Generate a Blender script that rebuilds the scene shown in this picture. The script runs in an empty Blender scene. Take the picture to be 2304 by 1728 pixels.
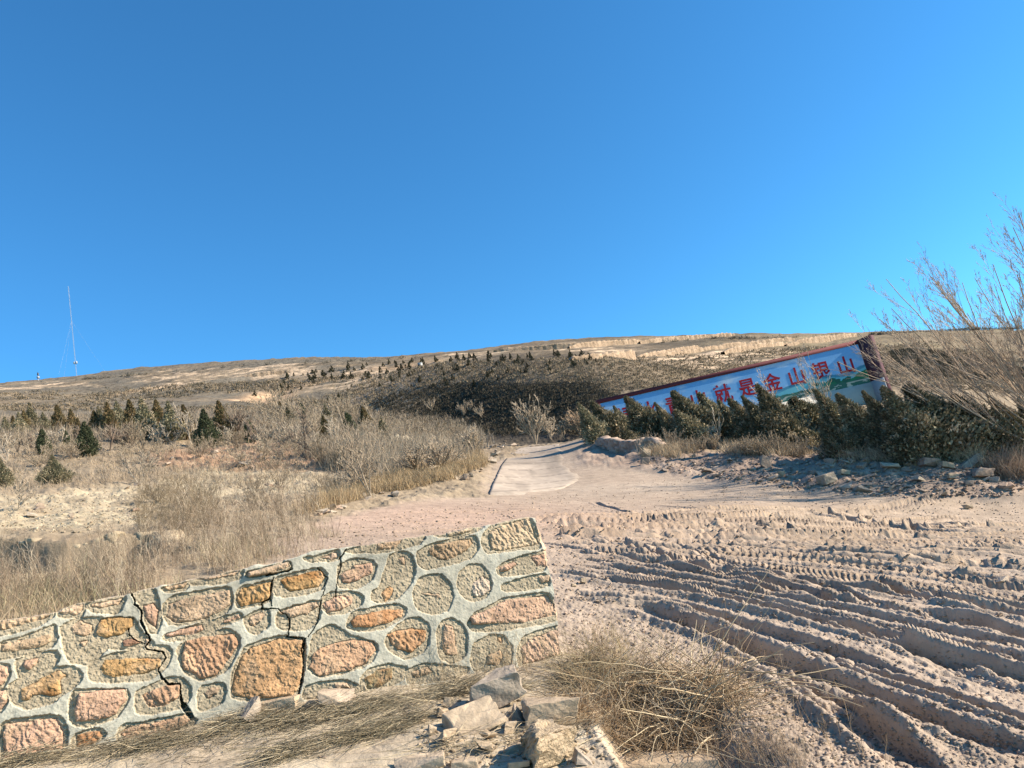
import bpy, math
import numpy as np
from mathutils import Vector, Matrix

# ------------------------------------------------------------------ camera
FPX, IW, IH = 1730.0, 2304.0, 1728.0          # focal length in photo pixels
PITCH, ROLL = math.radians(13.1), math.radians(12.9)
scene = bpy.context.scene
col = bpy.context.collection
Fv = np.array([0, math.cos(PITCH), math.sin(PITCH)])
R0 = np.array([1.0, 0, 0]); U0 = np.array([0, -math.sin(PITCH), math.cos(PITCH)])
Rv = math.cos(ROLL)*R0 - math.sin(ROLL)*U0
Uv = math.sin(ROLL)*R0 + math.cos(ROLL)*U0
cd = bpy.data.cameras.new('camera'); cam = bpy.data.objects.new('camera', cd); col.objects.link(cam)
cd.sensor_width = 36; cd.lens = 36*FPX/IW; cd.clip_start = 0.05; cd.clip_end = 6000
M = Matrix.Identity(4)
for i in range(3):
    M[i][0] = Rv[i]; M[i][1] = Uv[i]; M[i][2] = -Fv[i]
cam.matrix_world = M
scene.camera = cam

# ------------------------------------------------------------------ sky and sun
SUN_AZ, SUN_EL = math.radians(95), math.radians(27)   # clockwise from +Y
S = np.array([math.sin(SUN_AZ)*math.cos(SUN_EL), math.cos(SUN_AZ)*math.cos(SUN_EL), math.sin(SUN_EL)])
w = bpy.data.worlds.new('World'); scene.world = w; w.use_nodes = True
nt = w.node_tree; bg = nt.nodes['Background']
sky = nt.nodes.new('ShaderNodeTexSky'); sky.sky_type = 'NISHITA'; sky.sun_disc = False
sky.sun_elevation = SUN_EL; sky.sun_rotation = SUN_AZ
sky.altitude = 800; sky.air_density = 1.0; sky.dust_density = 0.05; sky.ozone_density = 3.0
hs = nt.nodes.new('ShaderNodeHueSaturation'); hs.inputs['Saturation'].default_value = 1.1; hs.inputs['Hue'].default_value = 0.5
gn = nt.nodes.new('ShaderNodeVectorMath'); gn.operation = 'MULTIPLY'; gn.inputs[1].default_value = (.76, 1.58, 1.82)   # tint of the clear winter sky
nt.links.new(sky.outputs[0], hs.inputs['Color']); nt.links.new(hs.outputs[0], gn.inputs[0]); nt.links.new(gn.outputs[0], bg.inputs['Color'])
bg.inputs['Strength'].default_value = 0.06
ld = bpy.data.lights.new('sun', 'SUN'); ld.energy = 5.0; ld.angle = math.radians(0.5); ld.color = (1.0, 0.86, 0.67)
lo = bpy.data.objects.new('sun', ld); col.objects.link(lo)
lo.rotation_euler = Vector(-S).to_track_quat('-Z', 'Y').to_euler()
vs = scene.view_settings; vs.view_transform = 'Standard'; vs.look = 'None'; vs.exposure = 1.2; vs.gamma = 1
scene.cycles.max_bounces = 5; scene.cycles.diffuse_bounces = 2; scene.cycles.glossy_bounces = 1
scene.cycles.transparent_max_bounces = 4

# ------------------------------------------------------------------ maths helpers
rng = np.random.default_rng(11)
def ss(a, b, x):
    t = np.clip((x-a)/(b-a), 0, 1); return t*t*(3-2*t)
def pdir(px, py):
    x = (np.asarray(px, float)-IW/2)/FPX; y = (IH/2-np.asarray(py, float))/FPX
    return Fv + x[..., None]*Rv + y[..., None]*Uv
def pt(px, py, Z): return pdir(px, py)*np.asarray(Z, float)[..., None]
def project(P):
    z = P@Fv; return IW/2+FPX*(P@Rv)/z, IH/2-FPX*(P@Uv)/z, z
def hash2(ix, iy, s):
    h = (ix.astype(np.int64)*374761393 + iy.astype(np.int64)*668265263 + s*1442695041) & 0xffffffff
    h = ((h ^ (h >> 13))*1274126177) & 0xffffffff
    h = h ^ (h >> 16)
    return (h & 0xffffff)/float(0xffffff)
def vn(x, y, s=0):
    ix = np.floor(x); iy = np.floor(y); fx = x-ix; fy = y-iy
    fx = fx*fx*(3-2*fx); fy = fy*fy*(3-2*fy)
    a = hash2(ix, iy, s); b = hash2(ix+1, iy, s); c = hash2(ix, iy+1, s); d = hash2(ix+1, iy+1, s)
    return (a*(1-fx)+b*fx)*(1-fy)+(c*(1-fx)+d*fx)*fy - 0.5
def fbm(x, y, s=0, o=4, g=0.5):
    r = 0; a = 1
    for i in range(o):
        r = r + a*vn(x, y, s+i*17); x = x*2.03+5.1; y = y*2.03+3.7; a *= g
    return r
def sdf(x, y, poly):
    """signed distance to a closed polygon, negative inside"""
    P = np.asarray(poly, float); n = len(P)
    d = np.full(x.shape, 1e18); s = np.ones(x.shape)
    for i in range(n):
        j = (i-1) % n
        ex, ey = P[j]-P[i]; wx = x-P[i, 0]; wy = y-P[i, 1]
        t = np.clip((wx*ex+wy*ey)/(ex*ex+ey*ey+1e-12), 0, 1)
        d = np.minimum(d, (wx-ex*t)**2+(wy-ey*t)**2)
        c1 = y >= P[i, 1]; c2 = y < P[j, 1]; c3 = ex*wy > ey*wx
        s = np.where((c1 & c2 & c3) | (~c1 & ~c2 & ~c3), -s, s)
    return s*np.sqrt(d)
def polyd(x, y, L):
    """distance to an open polyline, arclength along it, signed side"""
    L = np.asarray(L, float); d = np.full(x.shape, 1e18); u = np.zeros(x.shape); sg = np.zeros(x.shape); acc = 0
    for i in range(len(L)-1):
        ex, ey = L[i+1]-L[i]; l = math.hypot(ex, ey); wx = x-L[i, 0]; wy = y-L[i, 1]
        t = np.clip((wx*ex+wy*ey)/(l*l+1e-12), 0, 1); dd = (wx-ex*t)**2+(wy-ey*t)**2
        m = dd < d; d = np.where(m, dd, d); u = np.where(m, acc+t*l, u); sg = np.where(m, np.sign(ex*wy-ey*wx), sg); acc += l
    return np.sqrt(d), u, sg, acc
def smooth_line(P, k=6):
    P = np.asarray(P, float); n = len(P); out = []
    Q = np.vstack([2*P[0]-P[1], P, 2*P[-1]-P[-2]])
    for i in range(n-1):
        a, b, c, d = Q[i:i+4]
        for t in np.linspace(0, 1, k, endpoint=False):
            out.append(0.5*((2*b)+(c-a)*t+(2*a-5*b+4*c-d)*t*t+(3*b-a-3*c+d)*t**3))
    out.append(P[-1]); return np.array(out)

# ------------------------------------------------------------------ base terrain
nY = Uv+0.0699*Fv; HY = 1.92
def yard_z(x, y): return (-HY-nY[0]*x-nY[1]*y)/nY[2]
def pl(px, py):                                   # photo pixel -> yard plane
    d = pdir(px, py); return d*(-HY/(d@nY))[..., None]
CT = [  # pixel x, y and depth of places on the land
 (0,1080,34),(300,1080,34),(600,1085,33),(850,1085,31),(-500,1090,34),
 (-500,1030,46),(0,1020,45),(300,1015,45),(600,1018,44),(850,1015,44),
 (-500,985,62),(0,985,60),(300,975,60),(600,975,60),(800,975,60),
 (-500,950,90),(0,950,88),(300,945,88),(600,945,85),(800,950,85),
 (-500,925,150),(0,918,150),(300,912,150),(550,915,140),
 (0,895,260),(200,900,240),(380,895,230),(0,880,380),(250,860,400),(400,858,330),(560,850,300),
 (-500,880,600),(0,866,520),(170,850,500),(300,835,480),(500,820,440),(700,812,400),(820,812,380),(950,800,350),(1100,790,320),
 (1200,778,300),(1400,769,270),(1550,770,250),(1700,763,240),(1850,764,230),(1930,763,220),(2050,759,210),(2150,756,205),(2304,753,200),(2800,763,200),
 (620,880,230),(760,850,250),(900,830,250),(1000,815,250),(1200,805,220),(1400,800,190),(1600,800,170),(1800,800,160),(2100,790,150),
 # dark gully slope: foot and crest
 (820,940,140),(900,930,117),(1000,962,98),(1100,975,83),(1200,980,73),(1330,975,63),(1450,985,56),
 (800,898,185),(900,882,148),(1000,866,123),(1100,862,105),(1200,863,92),(1330,866,79),(1450,890,70),
 (1600,870,90),(1800,850,100),(1990,860,75),(2150,870,75),(2400,880,75),
 (1150,1080,31.5),(1300,1075,31.5),(1222,1060,35),(1215,1022,42),(1250,1000,47.5),(1225,1000,54),(1260,1008,60),
 (1080,1060,33),(1000,1085,28.5),(950,1040,40),(930,1005,52),(1040,1010,50),(1040,985,62),
 (760,1120,24),(600,1140,21),(300,1130,24),(0,1130,24),
 (1400,1045,34),(1500,1060,31),(1600,1082,28),(1800,1103,25),(2000,1116,23.6),(2180,1120,23),(2400,1125,22.5),
 (1350,1000,40),(1500,1018,35),(1700,1026,30),(1900,1036,27),(2100,1042,25.4),(2300,1050,25),(2500,1050,25),
 (1345,985,45),(1500,1000,40),(1700,1010,36),(1900,1018,33),(2100,1032,31),(2300,1045,30),(2500,1045,30),
 (1400,1010,50),(1700,940,50),(1980,888,49),(2200,890,48),(2500,890,48),
]
cp, cq = [], []
def qof(P):
    r = math.hypot(P[0], P[1]); return (P[2]-yard_z(P[0], P[1]))/(r+5)
for a in CT:
    P = pt(a[0], a[1], a[2]); cp.append((P[0], P[1])); cq.append(qof(P))
for az in range(-180, 180, 30):
    for r in (2.2, 5, 10, 16):
        cp.append((r*math.sin(math.radians(az)), r*math.cos(math.radians(az)))); cq.append(0)
for az, rr, q in ((-25,21,0),(-5,24,0),(15,22,0),(30,18,0),(40,17,0),(0,14,0),(-15,12,0),(20,12,0),
                  (-60,40,0),(-60,300,-.02),(60,40,.03),(60,250,.2),(95,40,0),(95,300,.18),(-95,40,0),(-95,300,-.05),(180,40,0),(180,300,0),(140,60,0),(-140,60,0)):
    cp.append((rr*math.sin(math.radians(az)), rr*math.cos(math.radians(az)))); cq.append(q)
for px_, q in ((-500,880),(0,866),(500,820),(950,800),(1400,765),(1850,764),(2304,753),(2800,763)):
    for Zs, dy in ((900,45),(1600,90)):
        P = pt(px_, q+dy, Zs); cp.append((P[0], P[1])); cq.append(qof(P))
cp = np.array(cp); cq = np.array(cq)
def pmap(x, y):
    r = np.hypot(x, y); k = np.log1p(r/4)/(r+1e-9); return x*k, y*k
ca, cb = pmap(cp[:, 0], cp[:, 1])
def tps(r2): return 0.5*r2*np.log(r2+1e-12)
n = len(ca); A = np.zeros((n+3, n+3))
A[:n, :n] = tps((ca[:, None]-ca)**2+(cb[:, None]-cb)**2)+np.eye(n)*1e-4
A[:n, n] = 1; A[:n, n+1] = ca; A[:n, n+2] = cb; A[n, :n] = 1; A[n+1, :n] = ca; A[n+2, :n] = cb
wt = np.linalg.solve(A, np.r_[cq, 0, 0, 0])
def base_z(x, y):
    a, b = pmap(x, y); out = np.zeros(x.shape); af = a.ravel(); bf = b.ravel(); o = out.ravel()
    for i in range(0, af.size, 60000):
        s = slice(i, i+60000)
        o[s] = tps((af[s, None]-ca)**2+(bf[s, None]-cb)**2)@wt[:n]+wt[n]+wt[n+1]*af[s]+wt[n+2]*bf[s]
    return o.reshape(x.shape)*(np.hypot(x, y)+5)+yard_z(x, y)

# polar grid of the land
az1 = np.radians(np.arange(-43, 43.01, 0.075))
azl = np.radians(-43-np.cumsum(np.linspace(.3, 4.8, 54)))[::-1]; azl = azl[azl > -math.pi]
azs = np.r_[azl, az1, -azl[::-1]]
lr1 = np.r_[np.arange(math.log(2.0), math.log(4.2), .006), np.arange(math.log(4.2), math.log(24), .0031), np.arange(math.log(24), math.log(32), .005)]; lr2 = np.arange(math.log(32), math.log(1700), .0095)
lrs = np.r_[lr1, lr2]
AZ, LR = np.meshgrid(azs, lrs); GR = np.exp(LR); GX = GR*np.sin(AZ); GY = GR*np.cos(AZ)
GZ0 = base_z(GX[::3, ::3], GY[::3, ::3])
# bilinear upsample of the smooth base
def upsample(C):
    ri = np.arange(GX.shape[0])/3.0; ci = np.arange(GX.shape[1])/3.0
    r0 = np.minimum(ri.astype(int), C.shape[0]-2); c0 = np.minimum(ci.astype(int), C.shape[1]-2)
    fr = (ri-r0)[:, None]; fc = (ci-c0)[None]
    a = C[r0][:, c0]; b = C[r0][:, c0+1]; c = C[r0+1][:, c0]; d = C[r0+1][:, c0+1]
    return (a*(1-fc)+b*fc)*(1-fr)+(c*(1-fc)+d*fc)*fr
GZ = upsample(GZ0)
def gz_of(Zg, x, y):
    x = np.asarray(x, float); y = np.asarray(y, float)
    fi = np.interp(np.log(np.hypot(x, y)+1e-9), lrs, np.arange(len(lrs))); fj = np.interp(np.arctan2(x, y), azs, np.arange(len(azs)))
    i = np.minimum(fi.astype(int), len(lrs)-2); j = np.minimum(fj.astype(int), len(azs)-2); fi = fi-i; fj = fj-j
    return (Zg[i, j]*(1-fj)+Zg[i, j+1]*fj)*(1-fi)+(Zg[i+1, j]*(1-fj)+Zg[i+1, j+1]*fj)*fi
def hit(px, py, Zg=None, zmin=2.4, zmax=900):
    """where the ray through a photo pixel first meets the land"""
    Zg = GZ if Zg is None else Zg
    px = np.atleast_1d(np.asarray(px, float)); py = np.atleast_1d(np.asarray(py, float))
    d = pdir(px, py); t = np.exp(np.linspace(math.log(zmin), math.log(zmax), 700))
    P = d[:, None, :]*t[None, :, None]
    g = P[..., 2]-gz_of(Zg, P[..., 0], P[..., 1])
    b = g < 0; k = np.argmax(b, 1); ok = b.any(1); k = np.clip(k, 1, len(t)-1); I = np.arange(len(k))
    g0 = g[I, k-1]; g1 = g[I, k]; f = np.clip(g0/(g0-g1+1e-12), 0, 1)
    tt = t[k-1]+(t[k]-t[k-1])*f
    return d*tt[:, None], ok
BASE = GZ.copy()
# ------------------------------------------------------------------ mesh + material helpers
def attr_mat(name, scale=30.0, amp=0.25, rough=0.95, bump=0.3, bscale=60.0, bdist=0.02, big=0.0, bigscale=0.5, spec=0.15, K=.76):
    m = bpy.data.materials.new(name); m.use_nodes = True; t = m.node_tree; b = t.nodes['Principled BSDF']
    N, L = t.nodes.new, t.links.new
    a = N('ShaderNodeVertexColor'); a.layer_name = 'col'
    g = N('ShaderNodeTexCoord')
    nz = N('ShaderNodeTexNoise'); nz.inputs['Scale'].default_value = scale; nz.inputs['Detail'].default_value = 6; nz.inputs['Roughness'].default_value = .65
    L(g.outputs['Object'], nz.inputs['Vector'])
    mr = N('ShaderNodeMapRange'); mr.inputs['From Min'].default_value = .3; mr.inputs['From Max'].default_value = .7
    mr.inputs['To Min'].default_value = (1-amp)*K; mr.inputs['To Max'].default_value = (1+amp)*K
    L(nz.outputs['Fac'], mr.inputs['Value'])
    fac = mr.outputs[0]
    if big > 0:
        n2 = N('ShaderNodeTexNoise'); n2.inputs['Scale'].default_value = bigscale; n2.inputs['Detail'].default_value = 4
        L(g.outputs['Object'], n2.inputs['Vector'])
        m2 = N('ShaderNodeMapRange'); m2.inputs['From Min'].default_value = .3; m2.inputs['From Max'].default_value = .7
        m2.inputs['To Min'].default_value = 1-big; m2.inputs['To Max'].default_value = 1+big
        L(n2.outputs['Fac'], m2.inputs['Value'])
        mu = N('ShaderNodeMath'); mu.operation = 'MULTIPLY'; L(fac, mu.inputs[0]); L(m2.outputs[0], mu.inputs[1]); fac = mu.outputs[0]
    vm = N('ShaderNodeVectorMath'); vm.operation = 'SCALE'; L(a.outputs['Color'], vm.inputs[0]); L(fac, vm.inputs['Scale'])
    L(vm.outputs[0], b.inputs['Base Color'])
    b.inputs['Roughness'].default_value = rough; b.inputs['Specular IOR Level'].default_value = spec
    if bump > 0:
        nb = N('ShaderNodeTexNoise'); nb.inputs['Scale'].default_value = bscale; nb.inputs['Detail'].default_value = 5; nb.inputs['Roughness'].default_value = .6
        L(g.outputs['Object'], nb.inputs['Vector'])
        bp = N('ShaderNodeBump'); bp.inputs['Strength'].default_value = bump; bp.inputs['Distance'].default_value = bdist
        L(nb.outputs['Fac'], bp.inputs['Height']); L(bp.outputs[0], b.inputs['Normal'])
    return m
def mesh_data(name, V, faces, cols=None, mat=None, smooth=False):
    V = np.asarray(V, np.float32).reshape(-1, 3)
    if not isinstance(faces, (list, tuple)): faces = [faces]
    faces = [np.asarray(f, np.int32) for f in faces if len(f)]
    me = bpy.data.meshes.new(name); me.vertices.add(len(V)); me.vertices.foreach_set('co', V.ravel())
    tot = sum(f.size for f in faces); me.loops.add(tot); me.loops.foreach_set('vertex_index', np.concatenate([f.ravel() for f in faces]))
    st = []; o = 0
    for f in faces:
        st.append(np.arange(len(f), dtype=np.int32)*f.shape[1]+o); o += f.size
    st = np.concatenate(st); me.polygons.add(len(st)); me.polygons.foreach_set('loop_start', st)
    if smooth: me.polygons.foreach_set('use_smooth', np.ones(len(st), bool))
    if cols is not None:
        c = np.ones((len(V), 4), np.float32); c[:, :3] = cols
        at = me.color_attributes.new('col', 'FLOAT_COLOR', 'POINT'); at.data.foreach_set('color', c.ravel())
    if mat: me.materials.append(mat)
    me.update(); me.validate(verbose=False)
    return me
def link(name, data, parent=None, **props):
    o = bpy.data.objects.new(name, data); col.objects.link(o)
    if parent is not None: o.parent = parent
    for k, v in props.items(): o[k] = v
    return o
def mobj(name, V, faces, cols=None, mat=None, parent=None, smooth=False, **props):
    return link(name, mesh_data(name, V, faces, cols, mat, smooth), parent, **props)
def thing(name, loc, label, cat, group=None, rz=0.0):
    o = link(name, None); o.location = loc; o.rotation_euler = (0, 0, rz); o['label'] = label; o['category'] = cat
    if group: o['group'] = group
    return o
MAT = {}
MAT['ground'] = attr_mat('earth', 3.0, .22, .97, .55, 22.0, .03, .12, .35)
MAT['hill'] = attr_mat('hill_scrub', .55, .45, .97, .8, .8, .6, .25, .05)

# ------------------------------------------------------------------ details of the land
XR = GX; YR = GY
near = GR < 75
def wpoly(pts, zg=None):
    P = np.array(pts, float); Q, ok = hit(P[:, 0], P[:, 1], BASE if zg is None else zg); return Q[:, :2]
def ypoly(pts): P = np.array(pts, float); return pl(P[:, 0], P[:, 1])[:, :2]
# wall foot line and the ledge in front of it
WR = pt(1264, 1484, 6.65); WL = pt(0, 1713, 5.1)
wd = WR-WL; wlen = math.hypot(wd[0], wd[1]); wu = np.array([wd[0], wd[1]])/wlen; wnrm = np.array([wu[1], -wu[0]])   # wnrm points to the camera side
P3 = pt(1000, 1728, 4.75)
nl = np.cross(WR-WL, P3-WL); nl /= nl[2]
def ledge_z(x, y): return WL[2]-(nl[0]*(x-WL[0])+nl[1]*(y-WL[1]))
def wfoot(px, py):                                            # pixel -> ledge plane
    d = pdir(px, py); nn = nl/np.linalg.norm(nl); return d*((WL@nn)/(d@nn))[..., None]
LEDGE = np.array([WL[:2]-wu*6+wnrm*-.2, WR[:2]+wu*.10-wnrm*.2]+[tuple(p[:2]) for p in wfoot(np.array([1290., 1305, 1340, 1352, 1400, 1500]), np.array([1500., 1560, 1600, 1660, 1728, 1850]))]+[(0.9, 1.2), (-1.0, .6), (-9, 2.0)])
sel = (GR < 16) & (np.abs(AZ) < 1.9)
x, y = GX[sel], GY[sel]
d = sdf(x, y, LEDGE)
z0 = GZ[sel]
lz = ledge_z(x, y)-0.0
rl = np.hypot(x, y)
lz = np.where(rl < 3.8, lz-(3.8-rl)*0.35, lz)
lz = lz+0.05*fbm(x*1.3, y*1.3, 5, 4)+.018*fbm(x*9, y*9, 6, 3)
flk = np.floor((fbm(x*1.1+3, y*1.1, 9, 3)+.5)*7)/7*0.10
lz = lz+.03*np.abs(fbm(x*3, y*3, 9, 3))
print('ledge normal', nl, 'wall normal', wnrm)
z1 = z0*ss(-.10, .06, d)+lz*(1-ss(-.10, .06, d))
# hollow right of the ledge where the dead twigs lie
HOL = ypoly([(1310,1500),(1400,1520),(1560,1560),(1700,1640),(1790,1720),(1900,1900),(1300,1900)])
dh = sdf(x, y, HOL)
z1 = z1-.28*(1-ss(-.35, .1, dh))*ss(-.05, .1, d)
GZ[sel] = z1
# pit and bank at the far left
PIT = ypoly([(-500,1296),(-200,1296),(60,1292),(200,1285),(330,1262),(420,1236),(330,1208),(150,1214),(0,1208),(-300,1215),(-500,1215)])
sel = (GR > 8) & (GR < 22) & (AZ < 0) & (AZ > -1.3); x, y = GX[sel], GY[sel]; d = sdf(x, y, PIT)+.25*fbm(x*1.2, y*1.2, 21, 3)
GZ[sel] -= .95*(1-ss(-.3, .03, d))
# zones
Z_YARD = ypoly([(2900,1140),(2304,1128),(2000,1118),(1800,1106),(1600,1088),(1440,1062),(1300,1058),(1120,1070),(1100,1120),(1000,1125),(850,1150),(760,1165),(650,1215),(640,1300),(900,1500),(1300,1490),(1330,1650),(1420,1740),(1500,2600),(4200,2600)])
xs, ys = GX, GY
def sel_sdf(poly, rmax, rmin=0, big=1e3):
    out = np.full(GX.shape, big); m = (GR < rmax) & (GR > rmin) & (np.abs(AZ) < 1.6); out[m] = sdf(GX[m], GY[m], poly); return out
dY = sel_sdf(Z_YARD, 70)
inY = 1-ss(-.3, .5, dY+.5*fbm(GX*.8, GY*.8, 31, 3))
# ---- wheel ruts
TR5 = lambda L: [(1200+a*.4991, 1100+b*.4991) for a, b in L]
tracks = [
 (TR5([(-60,205),(20,210),(200,225),(400,250),(550,290),(700,345),(900,390),(1100,430),(1250,470),(1400,540)]), .17, .085),
 (TR5([(-60,240),(20,250),(250,280),(450,320),(650,360),(850,400),(1050,450),(1200,500)]), .15, .07),
 (TR5([(30,370),(250,400),(500,440),(700,475),(900,515),(1100,555),(1300,600),(1500,650),(1700,730)]), .21, .12),
 (TR5([(100,470),(350,500),(600,525),(800,575),(1000,625),(1200,690),(1450,770),(1700,870)]), .20, .12),
 (TR5([(380,520),(550,570),(700,625),(900,705),(1100,780),(1300,860),(1500,940),(1700,1020),(1900,1090),(2212,1200),(2500,1300)]), .24, .15),
 (TR5([(850,730),(1080,825),(1300,930),(1450,1050),(1650,1190),(1800,1330)]), .22, .16),
 (TR5([(600,245),(900,340),(1150,400),(1400,470),(1600,540),(1800,590),(2000,640),(2300,720)]), .12, .05),
 (TR5([(650,300),(900,375),(1150,440),(1400,520)]), .10, .045),
 (TR5([(1150,285),(1500,312),(1800,330),(2300,365)]), .22, .10),
 (TR5([(950,250),(1400,268),(1700,276),(2300,310)]), .17, .07),
 (TR5([(700,165),(860,177),(1050,183),(1320,200)]), .22, .10),
 (TR5([(1200,85),(1400,100),(1600,122),(1900,155),(2300,160)]), .30, .11),
 (TR5([(1500,205),(1700,220),(2300,240)]), .20, .07),
 (TR5([(1750,365),(1900,385),(2060,385)]), .28, .11),
 (TR5([(1650,540),(1900,590),(2100,640),(2300,690)]), .18, .09),
 (TR5([(1400,420),(1650,470),(1900,530),(2100,560),(2300,600)]), .14, .06),
 (TR5([(-700,165),(-300,150),(0,145),(300,150),(600,158)]), .16, .04),
 (TR5([(-600,110),(-200,100),(100,85),(450,100)]), .18, .04),
 (TR5([(250,45),(430,100),(650,160)]), .16, .05),
 (TR5([(-700,200),(-300,185),(0,175),(400,195),(700,235)]), .15, .05),
 (TR5([(1600,700),(1850,800),(2100,880),(2400,980)]), .25, .06),
 (TR5([(1250,560),(1500,640),(1800,760),(2200,900)]), .15, .05),
 (TR5([(1750,95),(2000,112),(2300,110)]), .25, .09),
 (TR5([(1800,265),(2000,268),(2300,275)]), .2, .06),
 (TR5([(1900,430),(2100,455),(2300,480)]), .2, .08),
 (TR5([(500,65),(800,95),(1100,130),(1350,150)]), .18, .045),
 (TR5([(100,330),(350,370),(600,410),(850,450)]), .13, .035),
 (TR5([(1500,1120),(1800,1200),(2100,1300)]), .2, .06),
]
tk = []
for it, (L, wdt, dep) in enumerate(tracks):
    tk.append((smooth_line(pl(np.array([a for a, b in L], float), np.array([b for a, b in L], float))[:, :2], 4), wdt*.72, dep*(2.5 if 8 <= it <= 15 or it in (22, 23, 24) else .85)))
# many lesser tyre lines running the same way
y0 = 4.6
while y0 < 21:
    xa = 4.0+rng.uniform(-1, 1); pts = []
    for sgn in (-1, 1):
        xx, yy, seg = xa, y0, []; n_st = int(rng.uniform(9, 26))
        for k in range(n_st):
            seg.append((xx, yy)); sl = max(.12, 3.48-.22*yy)-.1*np.clip(yy-14, 0, 6); xx += sgn*.42/math.hypot(1, sl); yy -= sgn*sl*.42/math.hypot(1, sl)
            if xx < .5-.12*(yy-10) or xx > 16 or yy < 3.6 or yy > 24: break
        pts = (seg[::-1] if sgn < 0 else pts+seg[1:])
    if len(pts) > 4: tk.append((np.array(pts), rng.uniform(.05, .12)*(1+.05*max(0, y0-9)), rng.uniform(.03, .065)*(1.25+.34*max(0, y0-9))))
    y0 += rng.uniform(.2, .5)*(1+max(0, y0-10)*.05)
for it, (T, wdt, dep) in enumerate(tk):
    lo = T.min(0)-1; hi = T.max(0)+1
    m = (GX > lo[0]) & (GX < hi[0]) & (GY > lo[1]) & (GY < hi[1]); x, y = GX[m], GY[m]
    d, u, sg, tot = polyd(x, y, T)
    v = d*sg+.03*fbm(x*1.7, y*1.7, 40+it, 2)          # sg>0: far (sunward) side
    fade = ss(0, .8, u)*ss(0, .8, tot-u)*(.75+.5*fbm(u*.9, u*0, 50+it, 2)+.25)
    pit_ = np.where(v > 0, 1-ss(wdt*.9, wdt*1.04, v), 1-ss(wdt*.45, wdt*1.2, -v))
    berm_ = np.exp(-((np.abs(v)-wdt*1.35)/(wdt*.35))**2)
    lug = (np.abs(((u+np.abs(v)*.9)/.21+it*.3) % 1-.5) < .24)*1.0
    lug *= (1-ss(wdt*.3, wdt*.7, np.abs(v+wdt*.35)))
    dz = (-dep*pit_ + dep*.45*berm_*(1+.3*fbm(x*7, y*7, 60+it, 3)) + dep*.38*lug*pit_)
    GZ[m] += dz*fade*1.12
# ---- clods and stones of the yard, small relief everywhere
m = near; x, y = GX[m], GY[m]
c1 = fbm(x*2.2, y*2.2, 71, 3); c2 = fbm(x*8, y*8, 72, 4, .6); c3 = np.clip(fbm(x*16, y*16, 73, 2), 0, 1)
rl = GR[m]
c4 = fbm(x*21, y*21, 78, 3, .6)
psi = np.log(np.clip(3.48-.22*y, .28, 9))-.22*x; al = x-.5*y; wq = ss(13.8, 14.8, y)
psi = psi*(1-wq)*9+wq*(y+.15*x)*2.2; ww = .5*fbm(x*.7, y*.7, 79, 3)
fur = (.9*vn(psi+ww, al*.22, 110)+.5*vn(psi*2.3+ww*2, al*.5, 111)+.25*np.abs(vn(psi*5+ww*3, al*1.6, 112)))*ss(.3, 2.0, x+.35*(14-y)*0+ .12*y)
GZ[m] += .05*fur*inY[m]*ss(4, 6, rl)*(1-ss(24, 34, rl))
c2 = np.sign(c2)*np.abs(c2)**.8
c5 = np.abs(fbm(x*34, y*34, 115, 2))
relief = (.035*c1*ss(3, 8, rl)+.012*c2+.03*c5+.045*c3*np.clip(.4+2*fbm(x*.6, y*.6, 74, 2), 0, 1)+.034*c4*(1-ss(20, 30, rl)))
GZ[m] += .74*relief*inY[m]/(1+(rl/13)**2)**.7
rough_out = (.10*fbm(x*.9, y*.9, 75, 4)+.07*np.abs(fbm(x*3.1, y*3.1, 76, 4))+.05*np.round(3*fbm(x*2.0, y*2.6, 77, 3))/3)
outm = (1-inY[m])*ss(7.5, 9.5, rl)
GZ[m] += rough_out*outm*np.clip(rl/14, .7, 2.2)
# berm rubble right of the yard, bank at left
BERM = wpoly([(1290,1010),(1300,1050),(1420,1056),(1600,1088),(1800,1108),(2000,1120),(2304,1132),(2700,1135),(2700,1045),(2304,1044),(2000,1030),(1700,1020),(1500,1006),(1380,990)])
dB = sel_sdf(BERM, 80, 12); inB = 1-ss(-.8, .3, dB)
GZ += inB*(.35*np.abs(fbm(GX*.55, GY*.55, 80, 3))+.22*np.abs(fbm(GX*2.0, GY*2.0, 81, 4)))
BANK = wpoly([(330,1050),(330,1018),(600,1000),(830,1000),(1000,1020),(1000,1040),(850,1058),(560,1064)])
dK = sel_sdf(BANK, 80, 22); inK = 1-ss(-1, .6, dK)
GZ += inK*(.45*np.abs(fbm(GX*.7, GY*.7, 83, 3))+.25*np.abs(fbm(GX*2.3, GY*2.3, 84, 4)))
# rocky terrace at left
ROCK = wpoly([(-500,1230),(0,1200),(180,1200),(330,1170),(560,1120),(800,1110),(780,1060),(600,1055),(420,1060),(260,1100),(60,1120),(-500,1150)])
dR = sel_sdf(ROCK, 60, 9); inR = 1-ss(-.8, .8, dR+1.2*fbm(GX*.5, GY*.5, 85, 3))
# ---- far hill relief and terraces
far = GR > 45; x, y = GX[far], GY[far]; rl = GR[far]; k = ss(60, 160, rl)
GZ[far] += k*(1.3*fbm(x*.045, y*.045, 90, 4)+.9*np.abs(fbm(x*.13, y*.13, 91, 3)))
zz = GZ[far]; aa = AZ[far]
tl = ss(180, 300, rl)*(1-ss(-.20, -.12, aa))
st = (zz/3.2+.6*fbm(x*.01, y*.01, 92, 2)) % 1
GZ[far] += tl*1.6*(ss(.0, .25, st)-st)
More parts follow.
